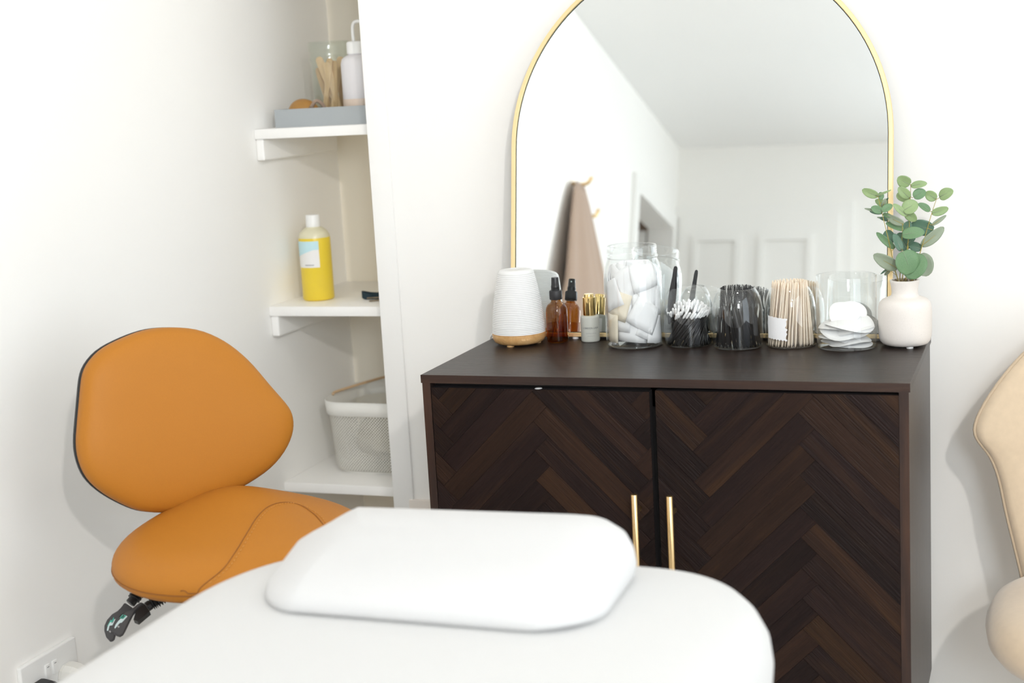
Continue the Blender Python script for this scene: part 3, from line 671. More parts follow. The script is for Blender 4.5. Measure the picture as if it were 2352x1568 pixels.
# wooden sticks
V, F = [], []; prof = [(0, 0.0004, 0.0010), (0.006, 0.0015, 0.0015), (0.104, 0.0016, 0.0016), (0.111, 0.0004, 0.0011)]
for z, a, b in prof:
    for k in range(8): V.append((a*math.cos(PI*k/4), b*math.sin(PI*k/4), z))
for i in range(3):
    for k in range(8): F.append((8*i+k, 8*i+(k+1) % 8, 8*i+8+(k+1) % 8, 8*i+8+k))
F += [tuple(range(7, -1, -1)), tuple(range(24, 32))]
me_wood = shared('wooden_stick', (V, F), M['birch'])
for ring, (cnt, r0, r1, tw_) in enumerate(((32, 0.0385, 0.0292, 0.30), (26, 0.0325, 0.0255, 0.2), (17, 0.024, 0.0195, 0.1), (11, 0.015, 0.0125, 0.1), (5, 0.006, 0.005, 0))):
    for k in range(cnt):
        a = 2*PI*k/cnt+rnd.uniform(-0.04, 0.04); b = a+tw_+rnd.uniform(-0.06, 0.06)
        o = bpy.data.objects.new('wooden_stick', me_wood); COL.objects.link(o)
        p0 = Vector(C3)+Vector((r0*math.cos(a), r0*math.sin(a), 0.003)); p1 = Vector(C3)+Vector((r1*math.cos(b), r1*math.sin(b), 0.111)); lean(o, p0, p1)
        tag(o, 'pale pointed wooden stick standing in the jar with the torn label', 'stick', 'wooden sticks in the rounded jar')
# straight tub with cotton pads
PC = (0.6700, 0.2920, T)
t = thing('glass_tub', 'straight-sided open glass tub holding a few cotton pads', 'jar', PC)
lathe('glass', wall_prof([(0.0480, 0.0003), (0.0500, 0.0015), (0.0506, 0.005), (0.0506, 0.1225), (0.0502, 0.1236), (0.0498, 0.124)], 0.0016, 0.003), PC, M['glass'], t, 72)
def pad(i, dx, dy, z, r, tx, ty, bend, label):
    V, F = [], []; nr, na = 7, 32
    for s in (1, -1):
        for a in range(nr+1):
            rho = a/nr
            for k in range(na):
                th = 2*PI*k/na; x, y = r*rho*math.cos(th), r*rho*math.sin(th)
                hh = 0.0019*(1-rho**5)**0.5*s
                zz = hh+bend*rho*rho*(0.6*math.cos(2*th+i*1.3)-0.5)+0.0010*rho*rho*math.sin(3*th+i*2.1)
                V.append(Vector((x, y, zz)))
    for s in (0, 1):
        b0 = s*(nr+1)*na
        for a in range(nr):
            for k in range(na): F.append((b0+a*na+k, b0+a*na+(k+1) % na, b0+(a+1)*na+(k+1) % na, b0+(a+1)*na+k))
    for k in range(na): F.append((nr*na+k, nr*na+(k+1) % na, (nr+1)*na+nr*na+(k+1) % na, (nr+1)*na+nr*na+k))
    R = Matrix.Rotation(ty, 3, 'Y') @ Matrix.Rotation(tx, 3, 'X'); c = Vector(PC)+Vector((dx, dy, z)); P = []
    for v in V:
        w_ = R @ v+c; q = Vector((w_.x-PC[0], w_.y-PC[1])); 
        if q.length > 0.0478: q *= 0.0478/q.length
        P.append((PC[0]+q.x, PC[1]+q.y, max(w_.z, T+0.0034)))
    o = mk('cotton_pad', P, F, M['cotton'], None, True, tuple(c)); return tag(o, label, 'cotton pad', 'cotton pads in the glass tub')
lay = [(0.010, -0.006, 0.0060, 0.034, 0.02, 0.02, 0.001), (-0.010, 0.006, 0.0095, 0.035, -0.05, 0.05, 0.003), (0.006, -0.010, 0.0145, 0.036, 0.09, -0.08, 0.005), (-0.012, -0.006, 0.0190, 0.036, 0.06, 0.12, 0.005), (0.012, 0.002, 0.0245, 0.036, 0.04, -0.26, 0.004), (-0.006, -0.010, 0.0290, 0.038, 0.10, 0.08, 0.006), (0.010, -0.006, 0.0340, 0.037, 0.06, -0.12, 0.005), (-0.010, 0.000, 0.0385, 0.038, 0.08, 0.10, 0.007), (0.006, -0.006, 0.0450, 0.041, 0.16, 0.06, 0.010)]
for i, q in enumerate(lay): pad(i, *q, 'white round cotton pad lying in the loose pile inside the straight glass tub')
pad(20, -0.004, 0.008, 0.0585, 0.0265, 0.72, 0.15, 0.008, 'uppermost cotton pad propped on edge above the others in the glass tub')
pad(21, 0.006, 0.021, 0.0560, 0.0255, 0.74, 0.05, 0.004, 'cotton pad propped just behind the uppermost one in the glass tub')
# vase and eucalyptus
VC = (0.7650, 0.3085, T)
t = thing('ceramic_vase', 'speckled cream ceramic vase with a narrow neck at the right end of the sideboard', 'vase', VC)
out = [(0.0330, 0.0030), (0.0375, 0.0045), (0.0415, 0.0095), (0.0437, 0.018), (0.0442, 0.032), (0.0443, 0.058), (0.0438, 0.067), (0.0418, 0.0745), (0.0375, 0.0795), (0.0310, 0.0822), (0.0250, 0.0840), (0.0222, 0.0868), (0.0216, 0.0920), (0.0222, 0.1000), (0.0238, 0.1080), (0.0246, 0.1116), (0.0240, 0.1124)]
lathe('body', wall_prof(out, 0.003, 0.010), VC, M['ceramic'], t, 56)
for k in range(3):
    a = -1.2+2*PI*k/3; lathe('foot_pad', [(0, 0), (0.006, 0), (0.006, 0.0035), (0, 0.0035)], (VC[0]+0.027*math.cos(a), VC[1]+0.027*math.sin(a), T), M['whiteplastic'], t, 12)
eu = thing('eucalyptus_bunch', 'artificial eucalyptus sprigs with round green leaves standing in the cream vase', 'plant', (VC[0], VC[1], T+0.105))
_g = random.Random(2); V, F = [], []
for k in range(60):
    a, r = _g.uniform(0, 2*PI), 0.019*math.sqrt(_g.random()); p0 = Vector(VC)+Vector((r*math.cos(a), r*math.sin(a), 0.104)); p1 = p0+Vector((_g.uniform(-0.005, 0.005), _g.uniform(-0.005, 0.005), 0.006+0.003*_g.random()))
    v, f = tubegeo([p0, p1], 0.0006, 4); F += [tuple(q+len(V) for q in ff) for ff in f]; V += v
tag(mk('moss', V, F, M['moss'], eu), kind='stuff')
def ez(x, y): return 1970+x*0.17217, 390+y*0.17217
def e3(x, y, dy): return px(*ez(x, y), (0, VC[1]+dy, 0), (0, -1, 0))
stems = [([(545, 1500), (495, 1320), (420, 970), (325, 580), (270, 350)], -0.015), ([(565, 1500), (568, 1330), (582, 1080), (600, 720)], -0.02), ([(590, 1500), (660, 1060), (688, 700), (640, 545)], -0.005),
         ([(720, 1500), (835, 1100), (862, 1010), (985, 590), (1052, 385)], 0.0), ([(640, 1500), (680, 900), (700, 500), (703, 380), (708, 190)], 0.004)]
STEM = []
for pts, dy in stems:
    P = []
    for k, q in enumerate(pts): P.append(e3(q[0], q[1], dy*min(1, k/1.5)))
    base = Vector((VC[0]+(P[0].x-VC[0])*0.5, VC[1], T+0.075)); S_ = spline([base]+P, 7); nS = len(S_)
    STEM += S_
    tube('stem', S_, [0.0010-0.0006*k/nS for k in range(nS)], M['stem'], eu, 7)
LV = [(695, 195, 535, 100, 165, 0, 0.0), (712, 215, 925, 180, 100, 0, 0.0), (690, 375, 545, 230, 135, 0, 0.0), (692, 392, 522, 320, 150, 0, 0.01), (745, 362, 905, 280, 145, 1, -0.004), (1048, 388, 905, 300, 140, 0, 0.004), (1090, 365, 1275, 275, 150, 0, -0.002),
      (965, 545, 808, 450, 90, 1, 0.0), (990, 580, 1210, 510, 115, 0, 0.0), (605, 545, 800, 440, 195, 0, -0.014), (655, 612, 475, 455, 90, 0, -0.012), (640, 552, 780, 680, 130, 0, -0.008), (612, 722, 382, 610, 110, 3, -0.018), (990, 738, 1182, 605, 60, 3, 0.0),
      (1010, 800, 715, 720, 210, 2, 0.006), (592, 865, 892, 830, 160, 1, -0.028), (852, 1012, 1150, 765, 150, 3, 0.002), (492, 1048, 250, 835, 95, 1, -0.012), (425, 988, 400, 800, 165, 2, 0.010), (580, 1080, 482, 850, 110, 2, -0.026), (662, 1062, 545, 840, 210, 2, 0.012),
      (850, 1055, 680, 990, 130, 2, 0.010), (535, 1312, 212, 1130, 180, 3, -0.022), (605, 1085, 700, 1390, 320, 1, -0.040), (818, 1115, 690, 1455, 330, 1, -0.022), (832, 1120, 930, 1415, 270, 3, -0.006), (415, 1302, 305, 1392, 28, 2, 0.010), (432, 1325, 360, 1405, 50, 3, 0.012),
      (272, 350, 60, 265, 120, 0, -0.016), (272, 352, 352, 345, 105, 1, -0.010), (245, 345, 450, 265, 30, 0, -0.02), (322, 556, 180, 500, 110, 1, -0.022), (322, 552, 462, 465, 100, 1, -0.024), (312, 552, 90, 515, 40, 3, -0.012), (332, 572, 160, 548, 70, 2, -0.008), (335, 590, 470, 630, 60, 1, -0.008),
      (330, 500, 372, 382, 60, 3, -0.012), (372, 410, 410, 372, 25, 2, -0.008), (612, 800, 376, 705, 95, 1, -0.010), (602, 822, 705, 690, 130, 2, -0.004), (640, 1000, 770, 900, 80, 2, 0.004)]
lr = random.Random(4)
for x0, y0, x1, y1, wd, mi, dy in LV:
    B, Tp = e3(x0, y0, dy), e3(x1, y1, dy+lr.uniform(-0.010, 0.010)); a = Tp-B; L = a.length; a.normalize()
    vw = (CAM-B).normalized(); nn = (vw-a*vw.dot(a)).normalized(); sd = a.cross(nn); roll = lr.uniform(-0.45, 0.45)
    nn, sd = nn*math.cos(roll)+sd*math.sin(roll), sd*math.cos(roll)-nn*math.sin(roll)
    wdm = wd*0.17217/1395/2/math.cos(roll)
    V, F = [], []; NU, NV = 14, 8
    for i in range(NU+1):
        s = i/NU; hw = wdm*min(1, (math.sin(PI*(0.03+0.94*s)**0.85))**0.55*1.02)
        if i == NU: hw *= 0.55
        for j in range(NV+1):
            v = j/NV*2-1; V.append(B+a*(L*s)+sd*(hw*v)+nn*(0.10*L*math.sin(PI*s)*(0.5)-0.18*wdm*abs(v)**1.5*math.sin(PI*s)*(-1)))
    for i in range(NU):
        for j in range(NV): q = i*(NV+1)+j; F.append((q, q+1, q+NV+2, q+NV+1))
    o = mk('leaf', V, F, M['leaf%d' % mi], eu, True)
    near = min(STEM, key=lambda q: (q-B).length)
    if (near-B).length > 0.0008: tube('petiole', spline([near, (near+B)/2+Vector((0, 0, -0.0012)), B+a*0.001], 4), 0.00045, M['stem'], o, 5)
    md = o.modifiers.new('thickness', 'SOLIDIFY'); md.thickness = 0.0004; md.offset = 0
    tube('midrib', [B, B+a*(L*0.3)+nn*0.0006+nn*(0.05*L*math.sin(PI*0.3)), B+a*(L*0.6)+nn*0.0006+nn*(0.05*L*math.sin(PI*0.6))], [0.0005, 0.0004, 0.0002], M['stem'] if mi == 3 else M['leaf3'], o, 5)

# ------------------------------------------------------------------ alcove shelves and their things
SHF = 0.520
for k, zt in enumerate((0.79, 0.409, 0.032, -0.358)):
    lab = ('white painted alcove shelf above the frame, highest of the four', 'white alcove shelf carrying the grey tray', 'white alcove shelf carrying the yellow bottle and keys', 'lowest white alcove shelf, under the mesh basket')[k]
    t = thing('alcove_shelf', lab, 'shelf', (-0.44, 0.7, T+zt-0.022), 'white shelves in the alcove')
    box('board', (XL+0.0005, PX-0.0005, SHF, AB-0.0005, T+zt-0.021, T+zt), M['gloss_white'], t, 0.0025, 2)
    if k < 3:
        bt = box('batten', (XL+0.0005, XL+0.0185, SHF+0.004, AB-0.03, T+zt-0.066, T+zt-0.021), M['gloss_white'], t, 0.004, 3)
        box('batten', (PX-0.0185, PX-0.0005, SHF+0.004, AB-0.03, T+zt-0.066, T+zt-0.021), M['gloss_white'], t, 0.004, 3)
ZS1, ZS2, ZS3 = T+0.409, T+0.032, T-0.358
# grey tray
t = thing('grey_tray', 'shallow grey rectangular tray on the upper alcove shelf', 'tray', (-0.43, 0.66, ZS1))
box('base', (-0.547, -0.305, 0.556, 0.80, ZS1, ZS1+0.004), M['grey'], t)
multibox('rim', [(-0.547, -0.305, 0.556, 0.561, ZS1+0.004, ZS1+0.038), (-0.547, -0.305, 0.795, 0.80, ZS1+0.004, ZS1+0.038), (-0.547, -0.542, 0.561, 0.795, ZS1+0.004, ZS1+0.038), (-0.310, -0.305, 0.561, 0.795, ZS1+0.004, ZS1+0.038)], M['grey'], t)
ZT = ZS1+0.004
# glass jar with wooden spatulas
GC = (-0.462, 0.662, ZT)
t = thing('spatula_jar', 'clear glass jar of flat wooden spatulas standing in the grey tray', 'jar', GC)
out = [(0.036, 0.0005), (0.040, 0.003), (0.041, 0.008), (0.041, 0.125), (0.0435, 0.132), (0.0450, 0.136), (0.0435, 0.140), (0.0430, 0.150), (0.0452, 0.154), (0.0452, 0.162), (0.0440, 0.1705), (0.0425, 0.172)]
lathe('glass', wall_prof(out, 0.0025, 0.004), GC, M['greenglass'], t, 40)
spl = [(0.020, -0.004, -0.020, -0.012, 0.140, 0.3), (0.026, -0.012, 0.002, -0.022, 0.128, 0.2), (0.012, -0.016, 0.020, -0.018, 0.130, -0.4), (-0.008, 0.012, -0.026, -0.004, 0.118, 0.9), (0.0, 0.01, -0.018, 0.012, 0.122, 1.4), (0.004, -0.02, 0.026, 0.004, 0.138, 0.5), (0.016, 0.014, 0.012, 0.022, 0.132, 0.0), (-0.014, -0.02, 0.010, -0.018, 0.136, -0.2)]
for i, (ax_, ay_, bx_, by_, hz, rl) in enumerate(spl):
    p0 = Vector(GC)+Vector((ax_, ay_, 0.007)); p1 = Vector(GC)+Vector((bx_, by_, hz)); d = (p1-p0); L = d.length; d.normalize()
    s1 = d.cross(Vector((math.sin(rl), -math.cos(rl), 0))).normalized(); s2 = d.cross(s1)
    o2 = [(-0.0055, 0.004), (-0.003, 0.0), (0.003, 0.0), (0.0055, 0.004), (0.0065, L*0.5), (0.0085, L*0.8), (0.008, L-0.005), (0.004, L), (-0.004, L), (-0.008, L-0.005), (-0.0085, L*0.8), (-0.0065, L*0.5)]
    o = slab('wooden_spatula', o2, p0, s1, d, 0.0016, M['spatula'], None, tuple(p0)); tag(o, 'flat wooden wax spatula leaning in the clear jar on the upper shelf', 'spatula', 'spatulas in the shelf jar')
# pump bottle
BC = (-0.370, 0.610, ZT)
t = thing('pump_bottle', 'white translucent pump bottle at the right of the grey tray', 'bottle', BC)
lathe('bottle', [(0, 0), (0.033, 0), (0.036, 0.003), (0.036, 0.120), (0.033, 0.131), (0.024, 0.137), (0.019, 0.139), (0.019, 0.144), (0, 0.144)], BC, M['pumpwhite'], t, 36)
lathe('lotion_band', [(0.0362, 0.004), (0.0364, 0.006), (0.0364, 0.046), (0.0362, 0.048)], BC, M['pumpliq'], t, 36)
lathe('cap', [(0, 0.1405), (0.021, 0.1405), (0.021, 0.163), (0.018, 0.166), (0, 0.166)], BC, M['whiteplastic'], t, 30)
tube('spout', spline([(BC[0]-0.006, BC[1], ZT+0.164), (BC[0]-0.006, BC[1], ZT+0.195), (BC[0]+0.004, BC[1]-0.004, ZT+0.206), (BC[0]+0.03, BC[1]-0.012, ZT+0.204)], 6), 0.0036, M['whiteplastic'], t, 12)
# wooden brush lying in the tray
t = thing('wooden_brush', 'honey-coloured wooden massage brush lying at the left of the grey tray', 'brush', (-0.503, 0.61, ZT))
V, F = [], []; na, nb = 28, 8
for b in range(nb+1):
    ph = PI/2*b/nb
    for a in range(na):
        th = 2*PI*a/na; V.append((-0.510+0.036*math.cos(ph)*math.cos(th)*(1+0.12*math.cos(th)), 0.612+0.030*math.cos(ph)*math.sin(th), ZT+0.020+0.034*math.sin(ph)))
for b in range(nb):
    for a in range(na): F.append((b*na+a, b*na+(a+1) % na, (b+1)*na+(a+1) % na, (b+1)*na+a))
F.append(tuple(range(na-1, -1, -1))); mk('back', V, F, M['brushwood'], t, True)
V, F = [], []
for k in range(90):
    a, r = k*2.4, 0.028*math.sqrt(k/90); q = Vector((-0.510+r*1.1*math.cos(a), 0.612+r*0.85*math.sin(a), ZT)); v, f = tubegeo([q, q+Vector((0, 0, 0.022))], 0.0008, 4); F += [tuple(z+len(V) for z in ff) for ff in f]; V += v
tag(mk('bristles', V, F, M['spatula'], t), kind='stuff')
tube('strap', spline([(-0.478, 0.590, ZT+0.034), (-0.464, 0.592, ZT+0.048), (-0.452, 0.602, ZT+0.034), (-0.446, 0.612, ZT+0.004)], 6), 0.004, M['robe'], t, 8)
# yellow bottle
QC = (-0.511, 0.622, ZS2)
t = thing('yellow_bottle', 'bottle of yellow liquid with a white cap and pale blue label on the alcove shelf', 'bottle', QC)
RB = 0.0345
lathe('body', [(0, 0.0005), (0.031, 0.0005), (RB, 0.004), (RB, 0.134), (RB-0.0005, 0.137), (0, 0.137)], QC, M['yellow'], t, 40)
lathe('shoulder', [(RB-0.0006, 0.137), (RB-0.001, 0.142), (0.030, 0.149), (0.022, 0.156), (0.0150, 0.160), (0.0140, 0.164), (0, 0.164)], QC, M['yellowtop'], t, 40)
lathe('cap', [(0, 0.160), (0.0158, 0.160), (0.0160, 0.162), (0.0155, 0.1845), (0.0145, 0.186), (0, 0.186)], QC, M['whiteplastic'], t, 32)
ca = math.atan2(CAM.y-QC[1], CAM.x-QC[0])
def patch(name, a0_, a1_, z0f, z1f, r, mat, parent, c, n_=16):
    V, F = [], []
    for k in range(n_+1):
        u = k/n_; b = a0_+(a1_-a0_)*u
        for z in (z0f(u), z1f(u)): V.append(Vector(c)+Vector((r*math.cos(b), r*math.sin(b), z)))
        if k: F.append((2*k-2, 2*k, 2*k+1, 2*k-1))
    return mk(name, V, F, mat, parent, True)
la, lb = ca-2.35, ca+0.22
cut = lambda u: 0.104+0.004*math.sin(3*(u-0.6))*0-0.018*max(0, (0.82-u))**1.2
patch('label', la, lb, lambda u: 0.074, lambda u: 0.131, RB+0.0003, M['labelwhite'], t, QC)
patch('label_band', la, lb, lambda u: 0.1125-0.03*max(0, 0.86-u), lambda u: 0.131, RB+0.0006, M['labelblue'], t, QC)
patch('label_print', ca-0.75, ca-0.15, lambda u: 0.0785, lambda u: 0.0805+0.0006*math.sin(u*40), RB+0.0006, M['printlight'], t, QC)
# keys with a strap
KC = (-0.40, 0.625, ZS2)
t = thing('key_bunch', 'bunch of brass keys on a dark navy strap loop on the alcove shelf', 'keys', KC)
lp = []
for k in range(28):
    a = 2*PI*k/28; lp.append((-0.378+0.027*math.cos(a), 0.628+0.012*math.sin(a)+0.006*math.cos(a), ZS2+0.008+0.003*math.cos(2*a)))
v, f = [], []
for k, p_ in enumerate(lp):
    p_ = Vector(p_); o_ = (p_-Vector((-0.378, 0.628, p_.z))).normalized()*0.0008
    v += [p_+o_+Vector((0, 0, -0.0072)), p_+o_+Vector((0, 0, 0.0072)), p_-o_+Vector((0, 0, 0.0072)), p_-o_+Vector((0, 0, -0.0072))]
for k in range(28):
    j = (k+1) % 28
    for s in range(4): f.append((4*k+s, 4*k+(s+1) % 4, 4*j+(s+1) % 4, 4*j+s))
mk('strap', v, f, M['navy'], t)
lathe('split_ring', [(0.008, 0), (0.010, 0), (0.010, 0.002), (0.008, 0.002), (0.008, 0)], (-0.345, 0.622, ZS2+0.006), M['keymetal'], t, 20)
for a, kx, ky, kz in ((-2.72, -0.350, 0.612, 0.007), (-2.3, -0.345, 0.606, 0.0035), (0.4, -0.338, 0.618, 0.003)):
    e_ = Vector((math.cos(a), math.sin(a), 0)); s_ = Vector((-math.sin(a), math.cos(a), 0))
    sh = [(-0.006, -0.008), (0.006, -0.009), (0.010, -0.005), (0.012, -0.003), (0.034, -0.003), (0.036, 0.0), (0.034, 0.003), (0.030, 0.0015), (0.027, 0.003), (0.023, 0.0015), (0.020, 0.003), (0.012, 0.003), (0.010, 0.005), (0.006, 0.009), (-0.006, 0.008)]
    slab('key', sh, (kx, ky, ZS2+kz), e_, s_, 0.0022, M['keymetal'], t)
# mesh basket
t = thing('mesh_basket', 'white perforated steel basket with a cloth inside on the lowest alcove shelf', 'basket', (-0.41, 0.71, ZS3))
def rrect(x0, x1, y0, y1, r, z, n_=7):
    o = []
    for cx, cy, a in ((x1-r, y1-r, 0), (x0+r, y1-r, PI/2), (x0+r, y0+r, PI), (x1-r, y0+r, 1.5*PI)):
        for k in range(n_+1): b = a+PI/2*k/n_; o.append((cx+r*math.cos(b), cy+r*math.sin(b), z))
    return o
def loft(name, loops, mat, parent, cap=False, smooth=True, uv=False, org=None):
    n_ = len(loops[0]); V = [p_ for l_ in loops for p_ in l_]; F = []
    for i in range(len(loops)-1):
        for k in range(n_): j = (k+1) % n_; F.append((i*n_+k, i*n_+j, (i+1)*n_+j, (i+1)*n_+k))
    if cap: F += [tuple(range(n_-1, -1, -1)), tuple(range((len(loops)-1)*n_, len(loops)*n_))]
    o = mk(name, V, F, mat, parent, smooth, org)
    if uv:
        lay = o.data.uv_layers.new(name='UVMap'); acc = [0]
        L0 = loops[len(loops)//2]
        for k in range(n_): acc.append(acc[-1]+(Vector(L0[(k+1) % n_])-Vector(L0[k])).length)
        off = ORG[parent.name]
        for pl in o.data.polygons:
            ks = [(o.data.loops[li].vertex_index % n_) for li in pl.loop_indices]; wrap = max(ks)-min(ks) > n_//2
            for li, k in zip(pl.loop_indices, ks):
                kk = k+n_ if wrap and k == 0 else k
                lay.data[li].uv = (acc[kk], o.data.vertices[o.data.loops[li].vertex_index].co.z)
    return o
bx0, bx1, by0, by1 = -0.515, -0.302, 0.592, 0.835
loft('mesh_wall', [rrect(bx0+0.022, bx1-0.022, by0+0.022, by1-0.022, 0.035, ZS3+0.004), rrect(bx0+0.013, bx1-0.013, by0+0.013, by1-0.013, 0.042, ZS3+0.008), rrect(bx0+0.009, bx1-0.009, by0+0.009, by1-0.009, 0.045, ZS3+0.020), rrect(bx0+0.002, bx1-0.002, by0+0.002, by1-0.002, 0.05, ZS3+0.135)], M['basketmesh'], t, uv=True)
b_ = rrect(bx0+0.022, bx1-0.022, by0+0.022, by1-0.022, 0.035, ZS3+0.0035); mk('base', b_+[(x, y, z-0.003) for x, y, z in b_], [tuple(range(len(b_))), tuple(range(2*len(b_)-1, len(b_)-1, -1))]+[(k, (k+1) % len(b_), len(b_)+(k+1) % len(b_), len(b_)+k) for k in range(len(b_))], M['basketrim'], t)
loft('rim', [rrect(bx0, bx1, by0, by1, 0.052, ZS3+0.134), rrect(bx0-0.003, bx1+0.003, by0-0.003, by1+0.003, 0.053, ZS3+0.135), rrect(bx0-0.006, bx1+0.002, by0-0.005, by1+0.005, 0.054, ZS3+0.166), rrect(bx0-0.002, bx1-0.002, by0-0.001, by1+0.001, 0.052, ZS3+0.166), rrect(bx0, bx1, by0, by1, 0.052, ZS3+0.134)], M['basketrim'], t)
hd = tube('handle', spline([(bx0-0.001, 0.66, ZS3+0.168), (bx0+0.004, 0.69, ZS3+0.171), (-0.44, by1+0.002, ZS3+0.178), (-0.36, by1+0.006, ZS3+0.178), (bx1-0.02, by1-0.02, ZS3+0.172)], 8), 0.003, M['spatula'], t, 8)
V, F = [], []; na, nb = 40, 18                               # crumpled cloth inside
for b in range(nb+1):
    ph = -PI/2+PI*b/nb
    for a in range(na):
        th = 2*PI*a/na; k_ = 1+0.14*math.sin(3*th+2*ph)+0.10*math.sin(5*th-3*ph+1)+0.06*math.sin(9*th+4*ph)
        V.append((-0.395+0.085*math.cos(ph)*math.cos(th)*k_, 0.70+0.078*math.cos(ph)*math.sin(th)*k_, ZS3+0.069+0.048*math.sin(ph)*(1+0.25*math.cos(2*th+0.4))))
for b in range(nb):
    for a in range(na): F.append((b*na+a, b*na+(a+1) % na, (b+1)*na+(a+1) % na, (b+1)*na+a))
tag(mk('folded_cloth', V, F, M['cloth'], None, True, (-0.395, 0.70, ZS3+0.01)), 'crumpled olive cloth bundle inside the white mesh basket', 'cloth')

# ------------------------------------------------------------------ wall socket and plugs
t = thing('wall_socket', 'white double wall socket low on the left wall', 'socket', (XL, -0.32, T-0.47))
SY0, SY1, SZ1 = -0.389, -0.243, T-0.417
box('face_plate', (XL, XL+0.009, SY0, SY1, SZ1-0.086, SZ1), M['whiteplastic'], t, 0.003, 3)
for sy in (-0.331, -0.312):
    r_ = box('rocker_switch', (XL+0.008, XL+0.0125, sy, sy+0.012, SZ1-0.042, SZ1-0.018), M['whiteplastic'], t, 0.0015, 2)
    box('mark', (XL+0.0124, XL+0.0129, sy+0.003, sy+0.008, SZ1-0.023, SZ1-0.0215), M['printlight'], r_)
def plug(name, label, yc, mat, cab_mat, pale):
    t = thing(name, label, 'plug', (XL+0.009, yc, SZ1-0.060))
    z0 = SZ1-0.060
    o2 = [(-0.022, -0.026), (-0.024, -0.010), (-0.025, 0.006), (-0.020, 0.018), (-0.010, 0.024), (0.010, 0.024), (0.020, 0.018), (0.025, 0.006), (0.024, -0.010), (0.022, -0.026)]
    L = []
    for k, (s, d) in enumerate(((1.0, 0.0), (1.02, 0.006), (0.96, 0.020), (0.80, 0.031), (0.62, 0.034))):
        L.append([(XL+0.0095+d, yc+a*s, z0+b*s) for a, b in o2])
    loft('body', L, mat, t, cap=True, smooth=False)
    tube('cable', spline([(XL+0.022, yc, z0-0.022), (XL+0.026, yc-0.002, z0-0.05), (XL+0.03, yc-0.01, z0-0.14), (XL+0.04, yc-0.02, 0.006)], 6), 0.0035, cab_mat, t, 8)
plug('black_plug', 'black mains plug in the left half of the white wall socket', -0.352, M['blacksatin'], M['black'], False)
plug('white_plug', 'off-white mains plug in the right half of the wall socket', -0.276, M['basketrim'], M['whiteplastic'], True)

# ------------------------------------------------------------------ orange saddle stool
BQ = Vector((-0.285, -0.27, T-0.02)); BA, BT = math.radians(-36), math.radians(8)
bn = Vector((math.cos(BA)*math.cos(BT), math.sin(BA)*math.cos(BT), math.sin(BT))); bex = Vector((-math.sin(BA), math.cos(BA), 0)); bup = bn.cross(bex)
SC = Vector((-0.165, -0.335, 0)); fwd = Vector((math.cos(BA), math.sin(BA), 0))
st = thing('saddle_stool', 'tan orange leather saddle stool with a rounded backrest beside the white wall', 'stool', (SC.x, SC.y, 0))
OUT = [(0.003, 0.147), (0.039, 0.14), (0.074, 0.121), (0.101, 0.098), (0.127, 0.067), (0.149, 0.031), (0.174, -0.005), (0.181, -0.023), (0.181, -0.043), (0.172, -0.066), (0.15, -0.092), (0.119, -0.112), (0.074, -0.128), (0.026, -0.141), (-0.013, -0.145), (-0.049, -0.143), (-0.081, -0.135), (-0.101, -0.127), (-0.127, -0.109), (-0.148, -0.091), (-0.166, -0.07), (-0.176, -0.047), (-0.179, -0.016), (-0.173, 0.014), (-0.162, 0.057), (-0.154, 0.09), (-0.144, 0.109), (-0.122, 0.128), (-0.092, 0.139), (-0.056, 0.148), (-0.026, 0.15)]
def smoothloop(P, sub=3, it=2):
    P = [Vector((a, b)) for a, b in P]; n_ = len(P); o = []
    for i in range(n_):
        a, b, c, d = P[i-1], P[i], P[(i+1) % n_], P[(i+2) % n_]
        for k in range(sub):
            t_ = k/sub; o.append(0.5*((2*b)+(c-a)*t_+(2*a-5*b+4*c-d)*t_*t_+(3*b-a-3*c+d)*t_**3))
    for _ in range(it): o = [(o[i-1]+o[i]*2+o[(i+1) % len(o)])/4 for i in range(len(o))]
    return o
OL = smoothloop(OUT, 3, 3); n_ = len(OL)
def b3(p_, s, d):
    u, v = p_[0]*s, p_[1]*s; return BQ+bex*u+bup*v+bn*(d+0.35*u*u*0.6)
def cushion(name, rings, mat, parent):
    V, F = [], []
    for s, d in rings: V += [b3(p_, s, d) for p_ in OL]
    for i in range(len(rings)-1):
        for k in range(n_): j = (k+1) % n_; F.append((i*n_+k, i*n_+j, (i+1)*n_+j, (i+1)*n_+k))
    q = len(V); V += [b3((0, 0), 0, rings[0][1]), b3((0, 0), 0, rings[-1][1])]; e_ = (len(rings)-1)*n_
    for k in range(n_): j = (k+1) % n_; F += [(q, k, j), (q+1, e_+j, e_+k)]
    return mk(name, V, F, mat, parent, True)
cushion('backrest', [(0.0001, 0.014), (0.2, 0.0138), (0.4, 0.013), (0.6, 0.0112), (0.75, 0.0085), (0.86, 0.0045), (0.93, 0.000), (0.975, -0.006), (0.996, -0.014), (1.0, -0.022), (0.99, -0.030), (0.95, -0.033)], M['leather'], st)
cushion('back_shell', [(0.97, -0.030), (1.000, -0.030), (1.004, -0.036), (0.992, -0.044), (0.93, -0.052), (0.7, -0.058), (0.4, -0.060)], M['black'], st)
